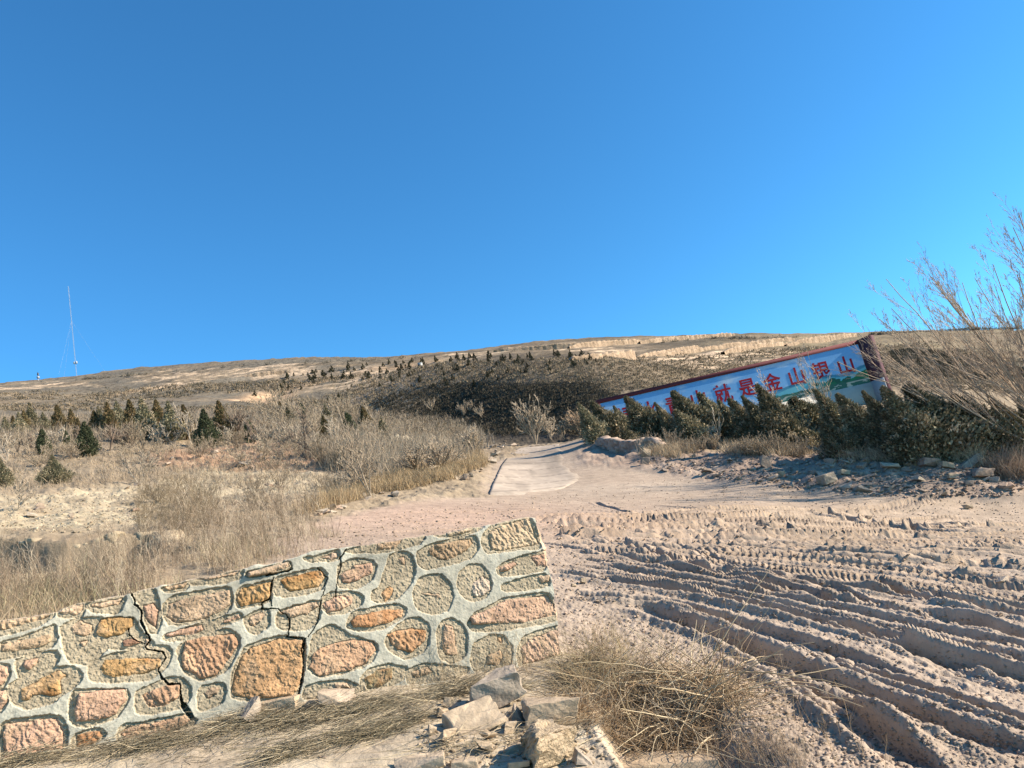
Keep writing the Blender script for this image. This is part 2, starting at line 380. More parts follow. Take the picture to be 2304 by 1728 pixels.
# scarp of bare orange rock
SC = wpoly([(569,907),(606,891),(634,882),(679,870),(728,858),(760,850),(825,838),(890,829),(950,818)])
m = far & (GR < 420); x, y = GX[m], GY[m]; d, u, sg, tot = polyd(x, y, SC)
d = d + 3*fbm(x*.08, y*.08, 93, 3)
scw = np.clip(1-u/tot, .25, 1)
GZs = np.zeros(GX.shape); GZs[m] = (1-ss(2, 9, np.abs(d)))*scw**.7
GZ[m] += -2.2*(1-ss(0, 5, np.abs(d)))*scw*(.6+.8*fbm(x*.1, y*.1, 94, 2))

# ------------------------------------------------------------------ colours of the land
C = np.zeros(GX.shape+(3,)); 
def mixc(mask, c): 
    global C
    C = C*(1-mask[..., None])+np.array(c)*mask[..., None]
n1 = fbm(GX*.25, GY*.25, 101, 4); n2 = fbm(GX*1.3, GY*1.3, 102, 4); n3 = fbm(GX*.02, GY*.03, 103, 4); n4 = 1.35*fbm(GX*.07, GY*.07, 104, 4)
C[:] = (.29, .225, .155)
mixc(np.clip(.5+n1+n2*.6, 0, 1), (.34, .27, .19))
mixc(inR*np.clip(.75+n2, 0, 1), (.46, .385, .27))
mixc(inK, (.36, .23, .15)); mixc(inK*np.clip(n2*2, 0, 1), (.45, .33, .23))
mixc(inY, (.405, .318, .245))
mixc(inY*np.clip(n1*1.6, 0, 1)*.6, (.45, .37, .295))
pk = np.exp(-((GX+2.5)/5)**2-((GY-19)/5)**2)
mixc(inY*pk, (.42, .30, .23))
mixc(inB, (.34, .255, .2)); mixc(inB*np.clip(n2*1.8, 0, 1), (.46, .36, .28))
m = (GR < 16) & (np.abs(AZ) < 1.9); dl = np.full(GX.shape, 9.0); dl[m] = sdf(GX[m], GY[m], LEDGE)
mixc(1-ss(-.05, .12, dl), (.5, .42, .315))
m2 = (1-ss(-.05, .12, dl))*np.clip(fbm(GX*2, GY*2, 105, 3)*1.8, 0, .7); mixc(m2, (.38, .31, .235))
hill = ss(50, 80, GR)
mixc(hill, (.22, .17, .115))
mixc(hill*np.clip(.35+1.8*n4, 0, 1), (.13, .105, .075))
mixc(hill*np.clip(.0+1.5*n3+.5*n4, 0, 1), (.27, .21, .14))
gully_shade = wpoly([(780,925),(900,880),(1000,862),(1330,862),(1400,900),(1345,990),(1000,990),(860,950)]); mm = (GR > 50) & (GR < 260) & (np.abs(AZ) < .6); dg = np.full(GX.shape, 99.); dg[mm] = sdf(GX[mm], GY[mm], gully_shade)
mixc(1-ss(-3, 3, dg+3*n4), (.085, .07, .052))  # shade of the gully slope painted into the soil colour
mixc(hill*(1-ss(-.26, -.1, AZ))*.85*np.clip(.75+n4, 0, 1), (.165, .145, .115))
slope_shade = wpoly([(1950,800),(2050,785),(2200,800),(2400,830),(2400,870),(2100,855),(1980,840)]); mm = (GR > 50) & (GR < 300) & (np.abs(AZ) < 1); dg = np.full(GX.shape, 99.); dg[mm] = sdf(GX[mm], GY[mm], slope_shade)
mixc(1-ss(-3, 3, dg+3*n4), (.10, .085, .06))  # shaded right-hand slope painted as a dark patch
# right-hand grassy hill
mixc(hill*ss(.22, .36, AZ)*np.clip(.5+n4, 0, 1), (.27, .215, .135))
mixc(1-ss(-3, 3, dg+3*n4), (.10, .085, .06))  # painted shade laid again over the grass tint
# pale stony terraces: upper middle and the left hill
tmask = np.zeros(GX.shape)
for pts in ([(820,806),(1000,796),(1200,780),(1450,764),(1700,750),(1940,748),(1900,775),(1700,790),(1400,800),(1100,806),(900,820),(760,838),(640,850),(560,860),(520,852),(640,836),(730,822)],
            [(250,850),(380,838),(560,828),(700,822),(700,835),(560,850),(420,880),(330,890),(280,905),(250,895),(330,870)],
            [(30,868),(120,862),(200,862),(215,878),(120,880),(20,880)], [(-400,905),(-400,880),(20,872),(40,880)]):
    g = wpoly(pts, BASE); mm = (GR > 110) & (GR < 800) & (np.abs(AZ) < 1.1); dd = np.full(GX.shape, 99.); dd[mm] = sdf(GX[mm], GY[mm], g); tmask = np.maximum(tmask, 1-ss(-12, 4, dd+14*n4))
band = ss(-.25, .35, np.sin(GZ*2.2+5*fbm(GX*.015, GY*.015, 106, 3))+1.4*fbm(GX*.2, GY*.2, 107, 3)-.1)
mixc(tmask*band, (.60, .45, .31)); mixc(tmask*(1-band)*.6, (.24, .185, .125))
mixc(np.clip(GZs*1.3, 0, 1)*np.clip(.7+n4, 0, 1), (.62, .42, .26))
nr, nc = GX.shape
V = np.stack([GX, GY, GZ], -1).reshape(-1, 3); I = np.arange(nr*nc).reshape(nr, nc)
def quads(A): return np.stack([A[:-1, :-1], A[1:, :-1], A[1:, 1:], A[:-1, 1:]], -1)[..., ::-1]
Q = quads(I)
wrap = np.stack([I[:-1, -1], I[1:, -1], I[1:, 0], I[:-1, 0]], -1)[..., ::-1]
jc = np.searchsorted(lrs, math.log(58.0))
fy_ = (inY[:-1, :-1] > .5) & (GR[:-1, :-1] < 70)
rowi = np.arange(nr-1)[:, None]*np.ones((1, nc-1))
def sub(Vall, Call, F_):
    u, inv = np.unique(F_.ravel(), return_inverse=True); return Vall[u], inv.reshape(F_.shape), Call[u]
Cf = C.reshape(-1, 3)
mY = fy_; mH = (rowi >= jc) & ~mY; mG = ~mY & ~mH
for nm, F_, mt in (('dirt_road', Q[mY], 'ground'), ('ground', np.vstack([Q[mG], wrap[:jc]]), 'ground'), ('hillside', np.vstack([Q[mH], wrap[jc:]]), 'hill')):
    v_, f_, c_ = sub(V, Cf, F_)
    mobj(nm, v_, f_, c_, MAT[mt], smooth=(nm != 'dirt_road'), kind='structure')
# ground right under the photographer's feet
th = azs; v0 = V[I[0]]; cen = np.array([[0, 0, v0[:, 2].mean()]])
vv = np.vstack([v0, cen]); kk = np.arange(nc); ff = np.stack([kk, np.full(nc, nc), np.roll(kk, -1)], -1)
mobj('ground', vv, ff, np.vstack([Cf[I[0]], Cf[:1]]), MAT['ground'], kind='structure')
def gz(x, y): return gz_of(GZ, x, y)
# ---- concrete slab road
Lp = np.array([(1097,1124),(1103,1108),(1112,1085),(1120,1068),(1128,1050),(1138,1036),(1150,1022),(1166,1011),(1190,1003),(1215,998)], float)
Rp = np.array([(1180,1118),(1300,1088),(1322,1072),(1300,1055),(1284,1042),(1279,1030),(1276,1018),(1272,1010),(1268,1004),(1264,1000)], float)
def rpts(P): Q_, ok = hit(P[:, 0], P[:, 1], BASE); return Q_
Lw = smooth_line(rpts(Lp), 10); Rw = smooth_line(rpts(Rp), 10)
t = np.linspace(0, 1, 40)[None, :, None]; G_ = Lw[:, None]*(1-t)+Rw[:, None]*t
zs = gz_of(BASE, G_[..., 0], G_[..., 1]); 
G_[..., 2] = np.maximum(zs, gz(G_[..., 0], G_[..., 1]))*0+zs+.05+.03*fbm(G_[..., 0]*.6, G_[..., 1]*.6, 8, 3)
ed = np.minimum(1-t[..., 0]+0*zs, np.linspace(0, 1, zs.shape[0])[:, None]*1.5+0*t[..., 0])
G_[..., 2] -= .13*(1-ss(.0, .16, ed+.05*fbm(G_[..., 0]*1.5, G_[..., 1]*1.5, 12, 3)))
nx, ny = G_.shape[:2]; J = np.arange(nx*ny).reshape(nx, ny)
vt = G_.reshape(-1, 3); border = np.concatenate([J[:, 0], J[-1, 1:], J[::-1, -1][1:], J[0, ::-1][1:]])
bv = vt[border].copy(); bv[:, 2] -= .5; n0 = len(vt); b2 = n0+np.arange(len(border))
sk = np.stack([border[:-1], border[1:], b2[1:], b2[:-1]], -1)
jt = np.zeros((nx, ny)); jt[::9] = 1
rc = np.tile(np.array([.43, .355, .285]), (n0+len(border), 1))*(1+.35*fbm(np.r_[vt[:, 0], bv[:, 0]]*.5, np.r_[vt[:, 1], bv[:, 1]]*.5, 7, 3))[:, None]
rc[:n0] *= (1-.35*jt.ravel()*(rng.random(n0) < .8))[:, None]; rc[:n0] *= (1-.22*np.clip(fbm(vt[:, 0]*2.2, vt[:, 1]*.35, 13, 4)*2.2, 0, 1))[:, None]
MAT['concrete'] = attr_mat('dusty_concrete', 2.5, .18, .9, .4, 20, .01, .14, .5)
mobj('road', np.vstack([vt, bv]), [quads(J).reshape(-1, 4), sk], rc, MAT['concrete'], kind='structure')
# ------------------------------------------------------------------ broken masonry wall
WZ0 = WR[2]
def wuv(px, py):                                        # photo pixel -> (along the wall, height) on its face
    d = pdir(px, py); n3 = np.array([wnrm[0], wnrm[1], 0]); P = d*((WR@n3)/(d@n3))[..., None]
    return np.stack([(P[..., 0]-WR[0])*wu[0]+(P[..., 1]-WR[1])*wu[1], P[..., 2]], -1)
ZA = lambda L: wuv(np.array([p[0]*.3484 for p in L]), np.array([1150+p[1]*.3484 for p in L]))
ZB = lambda L: wuv(np.array([600+p[0]*.3604 for p in L]), np.array([1130+p[1]*.3604 for p in L]))
TAN, PINK, ORG, GOLD, BRN, PCH, RED, OLV, GREY = (.46,.32,.20), (.50,.30,.21), (.50,.27,.115), (.42,.235,.075), (.33,.155,.055), (.52,.37,.255), (.26,.115,.07), (.21,.185,.095), (.30,.265,.215)
cells = [  # view, joint outline, stones [(outline, colour)]
 ('A',[(-20,715),(330,645),(345,690),(200,760),(-20,810)],[([(-20,718),(325,655),(315,685),(130,740),(-20,775)],TAN)]),
 ('A',[(-20,862),(200,790),(345,735),(372,780),(360,860),(250,915),(-20,965)],[([(10,860),(190,825),(335,790),(340,830),(300,865),(120,900),(10,905)],TAN)]),
 ('A',[(110,960),(230,920),(370,900),(385,960),(350,1010),(250,1060),(130,1085),(105,1030)],[([(160,970),(250,950),(230,990),(195,1020),(150,1000)],PINK)]),
 ('A',[(-40,990),(60,990),(70,1050),(20,1140),(-40,1140)],[([(-30,1000),(55,1000),(60,1050),(15,1130),(-30,1130)],PINK)]),
 ('A',[(-40,1150),(40,1150),(55,1230),(20,1290),(-40,1300)],[([(-30,1155),(35,1160),(50,1225),(15,1280),(-30,1290)],PINK)]),
 ('A',[(60,1120),(200,1050),(370,1005),(470,1005),(530,1050),(510,1110),(420,1180),(330,1240),(180,1280),(90,1250),(50,1180)],[([(140,1150),(250,1090),(380,1030),(440,1060),(390,1090),(395,1180),(320,1195),(210,1180),(190,1220),(150,1220)],GOLD)]),
 ('A',[(5,1385),(110,1340),(380,1320),(440,1400),(430,1520),(300,1580),(100,1660),(5,1660)],[([(25,1380),(375,1335),(410,1450),(400,1540),(200,1640),(15,1650)],PINK)]),
 ('A',[(390,750),(480,700),(560,690),(700,690),(860,690),(900,760),(990,850),(960,900),(700,890),(640,960),(560,990),(450,980),(410,900)],
   [([(450,750),(520,710),(595,740),(590,790),(540,810),(480,790)],PCH),([(620,780),(650,700),(720,680),(860,690),(855,740),(780,800),(690,815),(630,800)],GOLD),([(790,840),(870,820),(910,850),(850,870),(800,865)],RED),([(930,810),(970,830),(960,865),(935,860)],PCH),([(510,850),(560,840),(540,870)],PCH)]),
 ('A',[(365,650),(460,610),(550,590),(540,650),(500,690),(400,690)],[([(380,650),(460,620),(540,600),(530,640),(490,670),(410,670)],PCH)]),
 ('A',[(560,600),(800,550),(800,600),(760,660),(620,660),(570,640)],[([(580,606),(790,560),(770,600),(640,630)],PCH)]),
 ('A',[(862,540),(1000,500),(1030,600),(1045,700),(1010,790),(960,780),(930,700),(900,600)],[([(920,610),(990,595),(1020,640),(1010,760),(960,720),(930,660)],PINK)]),
 ('A',[(1060,600),(1150,540),(1470,490),(1500,560),(1490,630),(1380,690),(1200,730),(1090,730),(1055,670)],[([(1090,600),(1200,560),(1480,510),(1490,600),(1350,690),(1130,730),(1070,680)],PCH)]),
 ('A',[(1040,495),(1220,455),(1190,510),(1080,530)],[([(1060,495),(1210,460),(1185,500),(1090,515)],TAN)]),
 ('A',[(1230,450),(1560,375),(1560,430),(1440,470),(1250,470)],[([(1260,445),(1550,385),(1500,420),(1360,440)],PCH)]),
 ('A',[(1600,395),(1860,325),(1880,360),(1850,390),(1740,410),(1600,430)],[([(1605,398),(1855,330),(1870,360),(1740,405),(1605,428)],PCH)]),
 ('A',[(1522,540),(1560,490),(1760,450),(1755,540),(1740,585),(1560,630),(1522,590)],[([(1530,545),(1565,495),(1745,460),(1745,530),(1730,575),(1560,618),(1530,585)],GOLD)]),
 ('A',[(1060,810),(1300,720),(1540,660),(1555,700),(1400,760),(1200,830),(1080,830)],[([(1070,800),(1180,755),(1300,740),(1320,765),(1270,790),(1100,810)],PINK),([(1440,710),(1540,670),(1550,690),(1440,725)],PINK)]),
 ('A',[(1575,690),(1700,630),(1740,650),(1735,740),(1660,790),(1600,780)],[([(1610,690),(1690,650),(1720,670),(1640,750),(1610,740)],PCH)]),
 ('A',[(1140,900),(1200,830),(1300,790),(1480,760),(1550,820),(1540,900),(1480,1010),(1380,1080),(1280,1095),(1180,1030)],[([(1170,950),(1200,840),(1330,810),(1520,790),(1535,860),(1480,960),(1390,1070),(1290,1080),(1190,1020)],(.47,.26,.15))]),
 ('A',[(1488,1170),(1498,1050),(1538,960),(1598,870),(1800,808),(1963,828),(1968,1000),(1943,1130),(1903,1203),(1620,1230),(1500,1205)],[([(1500,1165),(1510,1050),(1550,960),(1620,880),(1800,825),(1950,835),(1955,1000),(1930,1130),(1890,1190),(1620,1215),(1510,1195)],(.52,.29,.13))]),
 ('A',[(570,1000),(680,940),(900,890),(1000,870),(1090,880),(1110,930),(1080,1010),(960,1090),(700,1110),(580,1090)],[([(650,1010),(680,960),(850,950),(1040,955),(1030,1010),(950,1050),(830,1060),(740,1070),(670,1050)],GOLD)]),
 ('A',[(870,1190),(900,1150),(1070,1080),(1160,1075),(1230,1130),(1235,1200),(1180,1270),(1000,1310),(880,1300)],[([(920,1190),(960,1170),(1080,1120),(1170,1120),(1150,1210),(1060,1260),(960,1265),(930,1220)],(.42,.24,.145))]),
 ('A',[(1280,1180),(1310,1130),(1440,1110),(1460,1170),(1430,1240),(1330,1290),(1280,1270)],[([(1320,1180),(1350,1140),(1420,1140),(1400,1190),(1340,1210)],(.36,.26,.19))]),
 ('A',[(480,1160),(700,1150),(820,1150),(830,1230),(760,1330),(600,1390),(500,1390),(450,1350),(450,1250)],[([(510,1180),(700,1150),(800,1150),(820,1210),(750,1310),(640,1350),(490,1360),(480,1300)],PINK)]),
 ('A',[(490,1440),(560,1410),(640,1400),(690,1440),(640,1490),(480,1560),(460,1500)],[([(500,1450),(560,1425),(640,1420),(660,1450),(620,1490),(490,1535)],(.38,.20,.10))]),
 ('A',[(760,1440),(800,1385),(1000,1350),(1190,1310),(1270,1350),(1200,1420),(1000,1480),(780,1500)],[([(775,1440),(830,1390),(1000,1365),(1190,1320),(1240,1350),(1150,1410),(1000,1460),(790,1490)],(.46,.27,.17))]),
 ('B',[(40,500),(90,460),(330,410),(380,450),(350,540),(200,590),(60,580)],[([(90,490),(130,470),(340,420),(370,470),(320,530),(150,560),(110,530)],GOLD)]),
 ('B',[(230,350),(300,340),(440,300),(450,350),(400,370),(290,370)],[([(330,345),(440,312),(445,345),(400,362)],(.44,.31,.24))]),
 ('B',[(440,470),(450,400),(540,355),(650,360),(685,400),(660,480),(560,540),(450,530)],[([(460,450),(560,390),(660,380),(660,440),(580,480),(510,510),(480,500)],PINK)]),
 ('B',[(700,530),(740,400),(770,330),(830,305),(900,320),(930,400),(910,500),(830,590),(720,625),(655,610),(660,560)],[([(820,350),(860,340),(860,390),(830,380)],PCH),([(720,570),(770,520),(790,540),(770,600),(740,620)],ORG)]),
 ('B',[(350,600),(400,565),(530,560),(600,590),(590,640),(500,690),(390,700),(340,660)],[([(350,640),(420,590),(540,590),(530,630),(460,680),(380,690)],PINK)]),
 ('B',[(70,690),(200,640),(330,620),(330,720),(260,790),(150,800),(60,780)],[([(80,690),(180,650),(310,620),(320,650),(250,700),(160,715)],PCH)]),
 ('B',[(500,740),(540,690),(700,650),(820,635),(875,670),(850,720),(720,790),(570,805),(500,780)],[([(525,740),(560,710),(740,670),(860,670),(850,710),(760,750),(640,780),(540,780)],(.42,.19,.07))]),
 ('B',[(940,310),(1000,270),(1150,230),(1300,210),(1325,280),(1280,350),(1120,400),(990,420),(940,380)],[([(1010,300),(1060,265),(1270,225),(1290,260),(1220,320),(1130,360),(1060,350),(1020,330)],(.36,.24,.14))]),
 ('B',[(490,300),(680,250),(980,200),(960,260),(760,310),(540,320)],[([(690,262),(850,228),(800,290),(690,300)],(.48,.32,.2))]),
 ('B',[(1040,205),(1350,140),(1300,190),(1150,225)],[([(1120,195),(1300,155),(1270,185),(1150,212)],(.42,.35,.25))]),
 ('B',[(1350,200),(1400,150),(1640,90),(1710,280),(1560,300),(1380,320),(1340,260)],[([(1390,190),(1480,140),(1640,95),(1705,262),(1500,300),(1400,300)],(.50,.38,.255))]),
 ('B',[(1440,410),(1500,370),(1620,330),(1740,310),(1740,420),(1600,450),(1480,465),(1440,440)],[([(1450,410),(1540,370),(1560,390),(1500,430),(1460,435)],PINK),([(1650,340),(1740,320),(1740,400),(1690,400)],PINK)]),
 ('B',[(1470,520),(1600,470),(1735,450),(1760,520),(1550,560),(1470,550)],[([(1690,465),(1760,455),(1760,500),(1720,505)],PCH)]),
 ('B',[(1190,520),(1200,440),(1260,390),(1340,390),(1390,450),(1405,530),(1370,590),(1280,620),(1210,580)],[([(1290,500),(1350,460),(1395,490),(1400,550),(1350,590),(1300,590),(1280,540)],(.54,.44,.36))]),
 ('B',[(910,590),(940,490),(1000,455),(1090,450),(1150,510),(1165,600),(1130,680),(1040,700),(940,670)],[([(960,570),(1070,570),(1090,600),(1000,580)],PCH)]),
 ('B',[(1250,760),(1300,690),(1500,600),(1760,570),(1830,700),(1820,740),(1500,800),(1300,810)],[([(1270,720),(1400,660),(1500,610),(1760,578),(1830,700),(1600,750),(1290,760)],(.52,.325,.23))]),
 ('B',[(740,860),(800,780),(880,730),(960,720),(1010,770),(1010,880),(960,950),(860,980),(770,930)],[([(750,830),(820,800),(900,790),(1000,800),(990,870),(900,940),(820,920),(780,880)],(.40,.2,.085))]),
 ('B',[(1060,820),(1090,750),(1160,725),(1220,770),(1250,850),(1240,960),(1160,1010),(1080,960)],[([(1110,760),(1160,780),(1180,880),(1190,950),(1120,960),(1100,900)],(.47,.29,.2))]),
 ('B',[(1270,990),(1300,880),(1380,830),(1470,830),(1525,900),(1520,1010),(1400,1080),(1300,1060)],[([(1440,840),(1470,840),(1470,880),(1440,870)],ORG),([(1380,960),(1460,920),(1475,970),(1440,1020),(1370,1010)],TAN)]),
 ('B',[(1570,900),(1620,830),(1850,770),(1880,930),(1700,1000),(1580,1030),(1560,970)],[([(1590,920),(1640,860),(1850,780),(1880,940),(1600,1015)],(.52,.345,.25))]),
 ('B',[(260,960),(290,830),(370,770),(420,765),(530,830),(680,880),(690,930),(640,1010),(480,1070),(330,1090),(260,1040)],[([(290,950),(330,910),(540,855),(670,870),(680,920),(620,1010),(480,1060),(320,1085),(270,1030)],(.50,.29,.175))]),
 ('B',[(585,1100),(650,1040),(760,1015),(870,1030),(850,1110),(720,1170),(640,1200),(590,1170)],[([(610,1100),(690,1050),(790,1030),(780,1100),(690,1160),(630,1170)],OLV)]),
 ('B',[(870,1050),(1000,1010),(1250,1030),(1240,1080),(1000,1130),(880,1130)],[([(900,1060),(1000,1030),(1050,1060),(930,1100)],TAN)]),
 ('B',[(240,1150),(330,1125),(500,1110),(580,1150),(560,1220),(240,1230)],[([(420,1130),(500,1125),(520,1160),(440,1160)],PCH)]),
]
cracks = [(ZA([(840,530),(860,560),(870,600),(910,640),(915,720),(945,790)]), .010),(ZA([(945,790),(970,840),(935,880)]),.008),(ZA([(935,880),(960,900),(1050,910),(1070,945),(1020,1030),(1050,1080),(1090,1120)]), .0075),
 (ZA([(1090,1120),(1165,1115),(1170,1210),(1185,1260)]), .012),(ZA([(1185,1260),(1215,1300),(1240,1340)]), .022),(ZA([(830,760),(835,800),(880,835),(930,860)]), .006),
 (ZA([(1765,430),(1760,455),(1745,560),(1690,590),(1690,630)]), .006),(ZA([(1690,630),(1790,630),(1870,690),(1860,800)]), .006),(ZA([(1870,690),(1862,800),(1850,815),(1955,820)]), .010),(ZA([(1955,820),(1945,900),(1960,960),(1955,1060),(1930,1180)]), .0055),
 (ZB([(495,295),(455,350),(465,400),(440,480),(430,590)]), .0065),(ZB([(320,410),(380,470),(345,590),(335,650),(325,720),(290,790),(255,840)]), .006),(ZB([(240,850),(230,900),(232,1000),(225,1100),(205,1200)]), .008),
 (ZB([(0,455),(60,445),(160,420)]), .010),(ZB([(35,490),(20,540),(30,650)]), .005)]
topl = [(-60,1408),(0,1398),(120,1378),(200,1355),(290,1338),(350,1322),(430,1303),(540,1283),(640,1262),(700,1243),(775,1232),(860,1222),(950,1205),(1000,1202),(1090,1183),(1150,1172),(1185,1167),(1203,1168)]
TU = wuv(np.array([p[0] for p in topl], float), np.array([p[1] for p in topl], float))
RU = wuv(np.array([1203,1216,1228,1240,1250,1256,1262,1268.]), np.array([1168,1215,1262,1310,1370,1430,1484,1540.]))
bl = [(-200,1775),(0,1745),(420,1680),(600,1640),(900,1560),(1268,1520)]
BU = wuv(np.array([p[0] for p in bl], float), np.array([p[1] for p in bl], float)); BU[:, 1] -= .1
uL = TU[1, 0]-2.2; NS, NT = 1750, 400
s_ = np.linspace(0, 1, NS); t_ = np.linspace(0, 1, NT)
ur = np.interp(t_, np.interp(RU[::-1, 1], [RU[-1, 1], RU[0, 1]], [0, 1]), RU[::-1, 0])
Ug = uL+s_[None]*(ur[:, None]-uL)
tu = TU.copy(); tslope = (TU[-1, 1]-TU[1, 1])/(TU[-1, 0]-TU[1, 0])
tu = np.vstack([[uL-.1, TU[1, 1]+tslope*(uL-TU[1, 0])], TU[1:]])
vtop = np.interp(Ug, tu[:, 0], tu[:, 1]); bs = (BU[-1, 1]-BU[1, 1])/(BU[-1, 0]-BU[1, 0])
bu = np.vstack([[uL-.1, BU[1, 1]+bs*(uL-BU[1, 0])], BU[1:]])
vbot = np.interp(Ug, bu[:, 0], bu[:, 1])
Vg = vbot+t_[:, None]*(vtop-vbot)
Ug = Ug+.010*fbm(t_*14, t_*0, 200, 4)[:, None]*ss(.9, 1, s_)[None]
Vg = Vg+(.016*fbm(Ug*5, Ug*0+3, 201, 4)+.008*vn(Ug*28, Ug*0, 202))*(t_[:, None]**4)
H_ = np.zeros(Ug.shape); isst = np.zeros(Ug.shape, bool)
fa = fbm(Ug*60, Vg*60, 210, 4, .65); fb = fbm(Ug*14, Vg*14, 211, 4); fc = fbm(Ug*4, Vg*4, 212, 3)
CW = np.zeros(Ug.shape+(3,)); CW[:] = (.50, .49, .425)                      # pale pointing mortar
CW *= (1+.26*fb+.14*fa+.14*fc)[..., None]
H_ += .010+.004*fb+.0024*fa+.010*fc
RG = np.array([.42, .36, .27])
def rpoly(P, k=4):
    P = np.vstack([P, P[:1]]); n = len(P)-1; out = []
    for i in range(n):
        a, b, c, d = P[(i-1) % n], P[i], P[(i+1) % n], P[(i+2) % n]
        for t in np.linspace(0, 1, k, endpoint=False):
            q = 0.5*((2*b)+(c-a)*t+(2*a-5*b+4*c-d)*t*t+(3*b-a-3*c+d)*t**3); out.append(.6*q+.4*(b+(c-b)*t))
    return np.array(out)
allc = []
for k, (vw, oc, sts) in enumerate(cells):
    f = ZA if vw == 'A' else ZB
    allc.append((rpoly(f(oc)), [(f(q), c) for q, c in sts], k))
    o_ = f(oc)
    if o_[:, 0].max() < TU[1, 0]+1.95 and vw == 'A':                         # the wall runs on out of the frame
        sh = np.array([-1.97, -1.97*(tslope+bs)/2]); allc.append((rpoly(o_+sh), [(f(q)+sh, c) for q, c in sts], k+60))
for oc, sts, k in allc:
    lo = oc.min(0)-.03; hi = oc.max(0)+.03
    m = (Ug > lo[0]) & (Ug < hi[0]) & (Vg > lo[1]) & (Vg < hi[1])
    if not m.any(): continue
    u, v = Ug[m], Vg[m]; w1 = .006*fbm(u*22, v*22, 220+k, 5, .7)
    d = sdf(u, v, oc)+w1*1.6-.004-.012*np.clip(fbm(u*5, v*5, 215+k, 3)+.1, 0, 1)
    a_, b_, c_ = fa[m], fb[m], fc[m]
    ins = 1-ss(-.004, .004, d); gro = np.exp(-((d+.007)/.005)**2)
    h = H_[m]*(1-ins)+ins*(-.006+.006*b_+.0075*a_)-.003*gro
    cc = CW[m]*(1-ins[:, None])+(RG*(1+.22*b_+.28*a_)[:, None])*ins[:, None]
    stm = np.zeros(u.shape, bool)
    for j, (q, colr) in enumerate(sts):
        ds = sdf(u, v, q)+.011*fbm(u*26, v*26, 300+k*7+j, 4)
        si = 1-ss(-.002, .0025, ds)
        fx = rng.uniform(-.06, .06, 2)
        cu, cv = q.mean(0); colr = tuple(.80*c_+.20*g_+.03 for c_, g_ in zip(colr, (.42,.34,.25)))
        facet = np.round(3*fbm(u*9+k, v*9, 400+k, 3))/3
        hs_ = rng.uniform(-.008, .005)+.007*ss(0, .02, -ds)+.016*facet+.010*fbm(u*13, v*13, 500+k, 4)+.006*a_+fx[0]*(u-cu)+fx[1]*(v-cv)+.003*np.sin((u*.8+v*.3)*160+6*b_)*(k % 3 == 0)
        gap = np.exp(-((ds)/.004)**2)*.010*(fbm(u*9, v*9, 600+k, 2) > -.1)
        h = h*(1-si)+si*hs_-gap
        va = 1+.22*a_+.30*fbm(u*11, v*11, 700+k, 4)
        rust = np.clip(fbm(u*6+9, v*6, 710+k, 4)*1.7, 0, .65)*(colr[2] < .17)
        base = np.array(colr)*(1-rust[:, None])+np.array((.30,.135,.05))*rust[:, None]
        lt = np.clip(fbm(u*8, v*8, 720+k, 3)*1.3, 0, .5); base = base*(1-lt[:, None])+np.array((.53,.39,.27))*lt[:, None]
        cc = cc*(1-si[:, None])+(base*va[:, None])*si[:, None]
        stm |= ds < 0
    H_[m] = h; CW[m] = cc; isst[m] |= stm
for q, wd_ in cracks:
    lo = q.min(0)-.06; hi = q.max(0)+.06
    m = (Ug > lo[0]) & (Ug < hi[0]) & (Vg > lo[1]) & (Vg < hi[1]); u, v = Ug[m], Vg[m]
    wd_ = wd_*(.75+.9*fbm(u*9, v*9, 805, 3))
    d, a_, b_, c_ = polyd(u+.012*fbm(u*30, v*30, 800, 3), v+.012*fbm(u*30, v*30, 801, 3), q)
    H_[m] -= .16*(1-ss(wd_*.55, wd_*.95, d))-.004*np.exp(-(d/wd_/1.6)**2)
# a protruding cap stone and a settled block
for pp, hh in ((ZA([(1600,395),(1860,325),(1880,360),(1850,388),(1740,408),(1600,426)]), .035), (ZA([(480,1165),(820,1150),(825,1215),(750,1315),(640,1355),(490,1362),(478,1300)]), .016)):
    H_ += hh*(1-ss(-.006, .004, sdf(Ug, Vg, pp)))
CW *= (1-.22*np.clip(fbm(Ug*2.2+4, Vg*3.1, 216, 5, .6)*2, 0, 1))[..., None]*np.array([1, .985, .95])
H_ += .012*fbm(Ug*1.3, Vg*1.3, 215, 2)
def w3(u, v, h): return np.stack([WR[0]+u*wu[0]+h*wnrm[0], WR[1]+u*wu[1]+h*wnrm[1], v], -1)
THK = .40
rowsD = [.015, .05, .10, .17, .24, .31, .37, THK]
Pf = [w3(Ug, Vg, H_)]; Cf2 = [CW]
ut = Ug[-1]; vt_ = Vg[-1]
for dd in rowsD:
    hz = vt_+.012*fbm(ut*9, ut*0+dd*9, 230, 3)+.012*vn(ut*30, ut*0+dd*30, 231)-(.02 if dd == THK else 0)+.006
    Pf.append(w3(ut, hz, np.full(ut.shape, -dd))[None]); Cf2.append((np.array([.50, .40, .30])*(1+.25*fbm(ut*8, ut*0+dd*8, 233, 3))[:, None])[None])
for tt in np.linspace(.9, 0, 8):
    vb_ = vbot[0]+tt*(vt_-vbot[0]); Pf.append(w3(ut, vb_, -THK+.02*fbm(ut*6, vb_*6, 235, 3))[None]); Cf2.append((np.array([.4, .32, .24])*(1+.3*fbm(ut*6, vb_*6, 236, 3))[:, None])[None])
PW = np.concatenate(Pf, 0); CWa = np.concatenate(Cf2, 0); nR = PW.shape[0]
IW_ = np.arange(nR*NS).reshape(nR, NS); QW = quads(IW_)
stq = np.zeros(QW.shape[:2], bool); stq[:NT-1] = isst[:-1, :-1]
wall = thing('stone_wall', tuple(WR), 'broken low stone wall with pale raised mortar joints, orange and pink stones and two long cracks', 'wall')
def place(P): return P-WR[None]
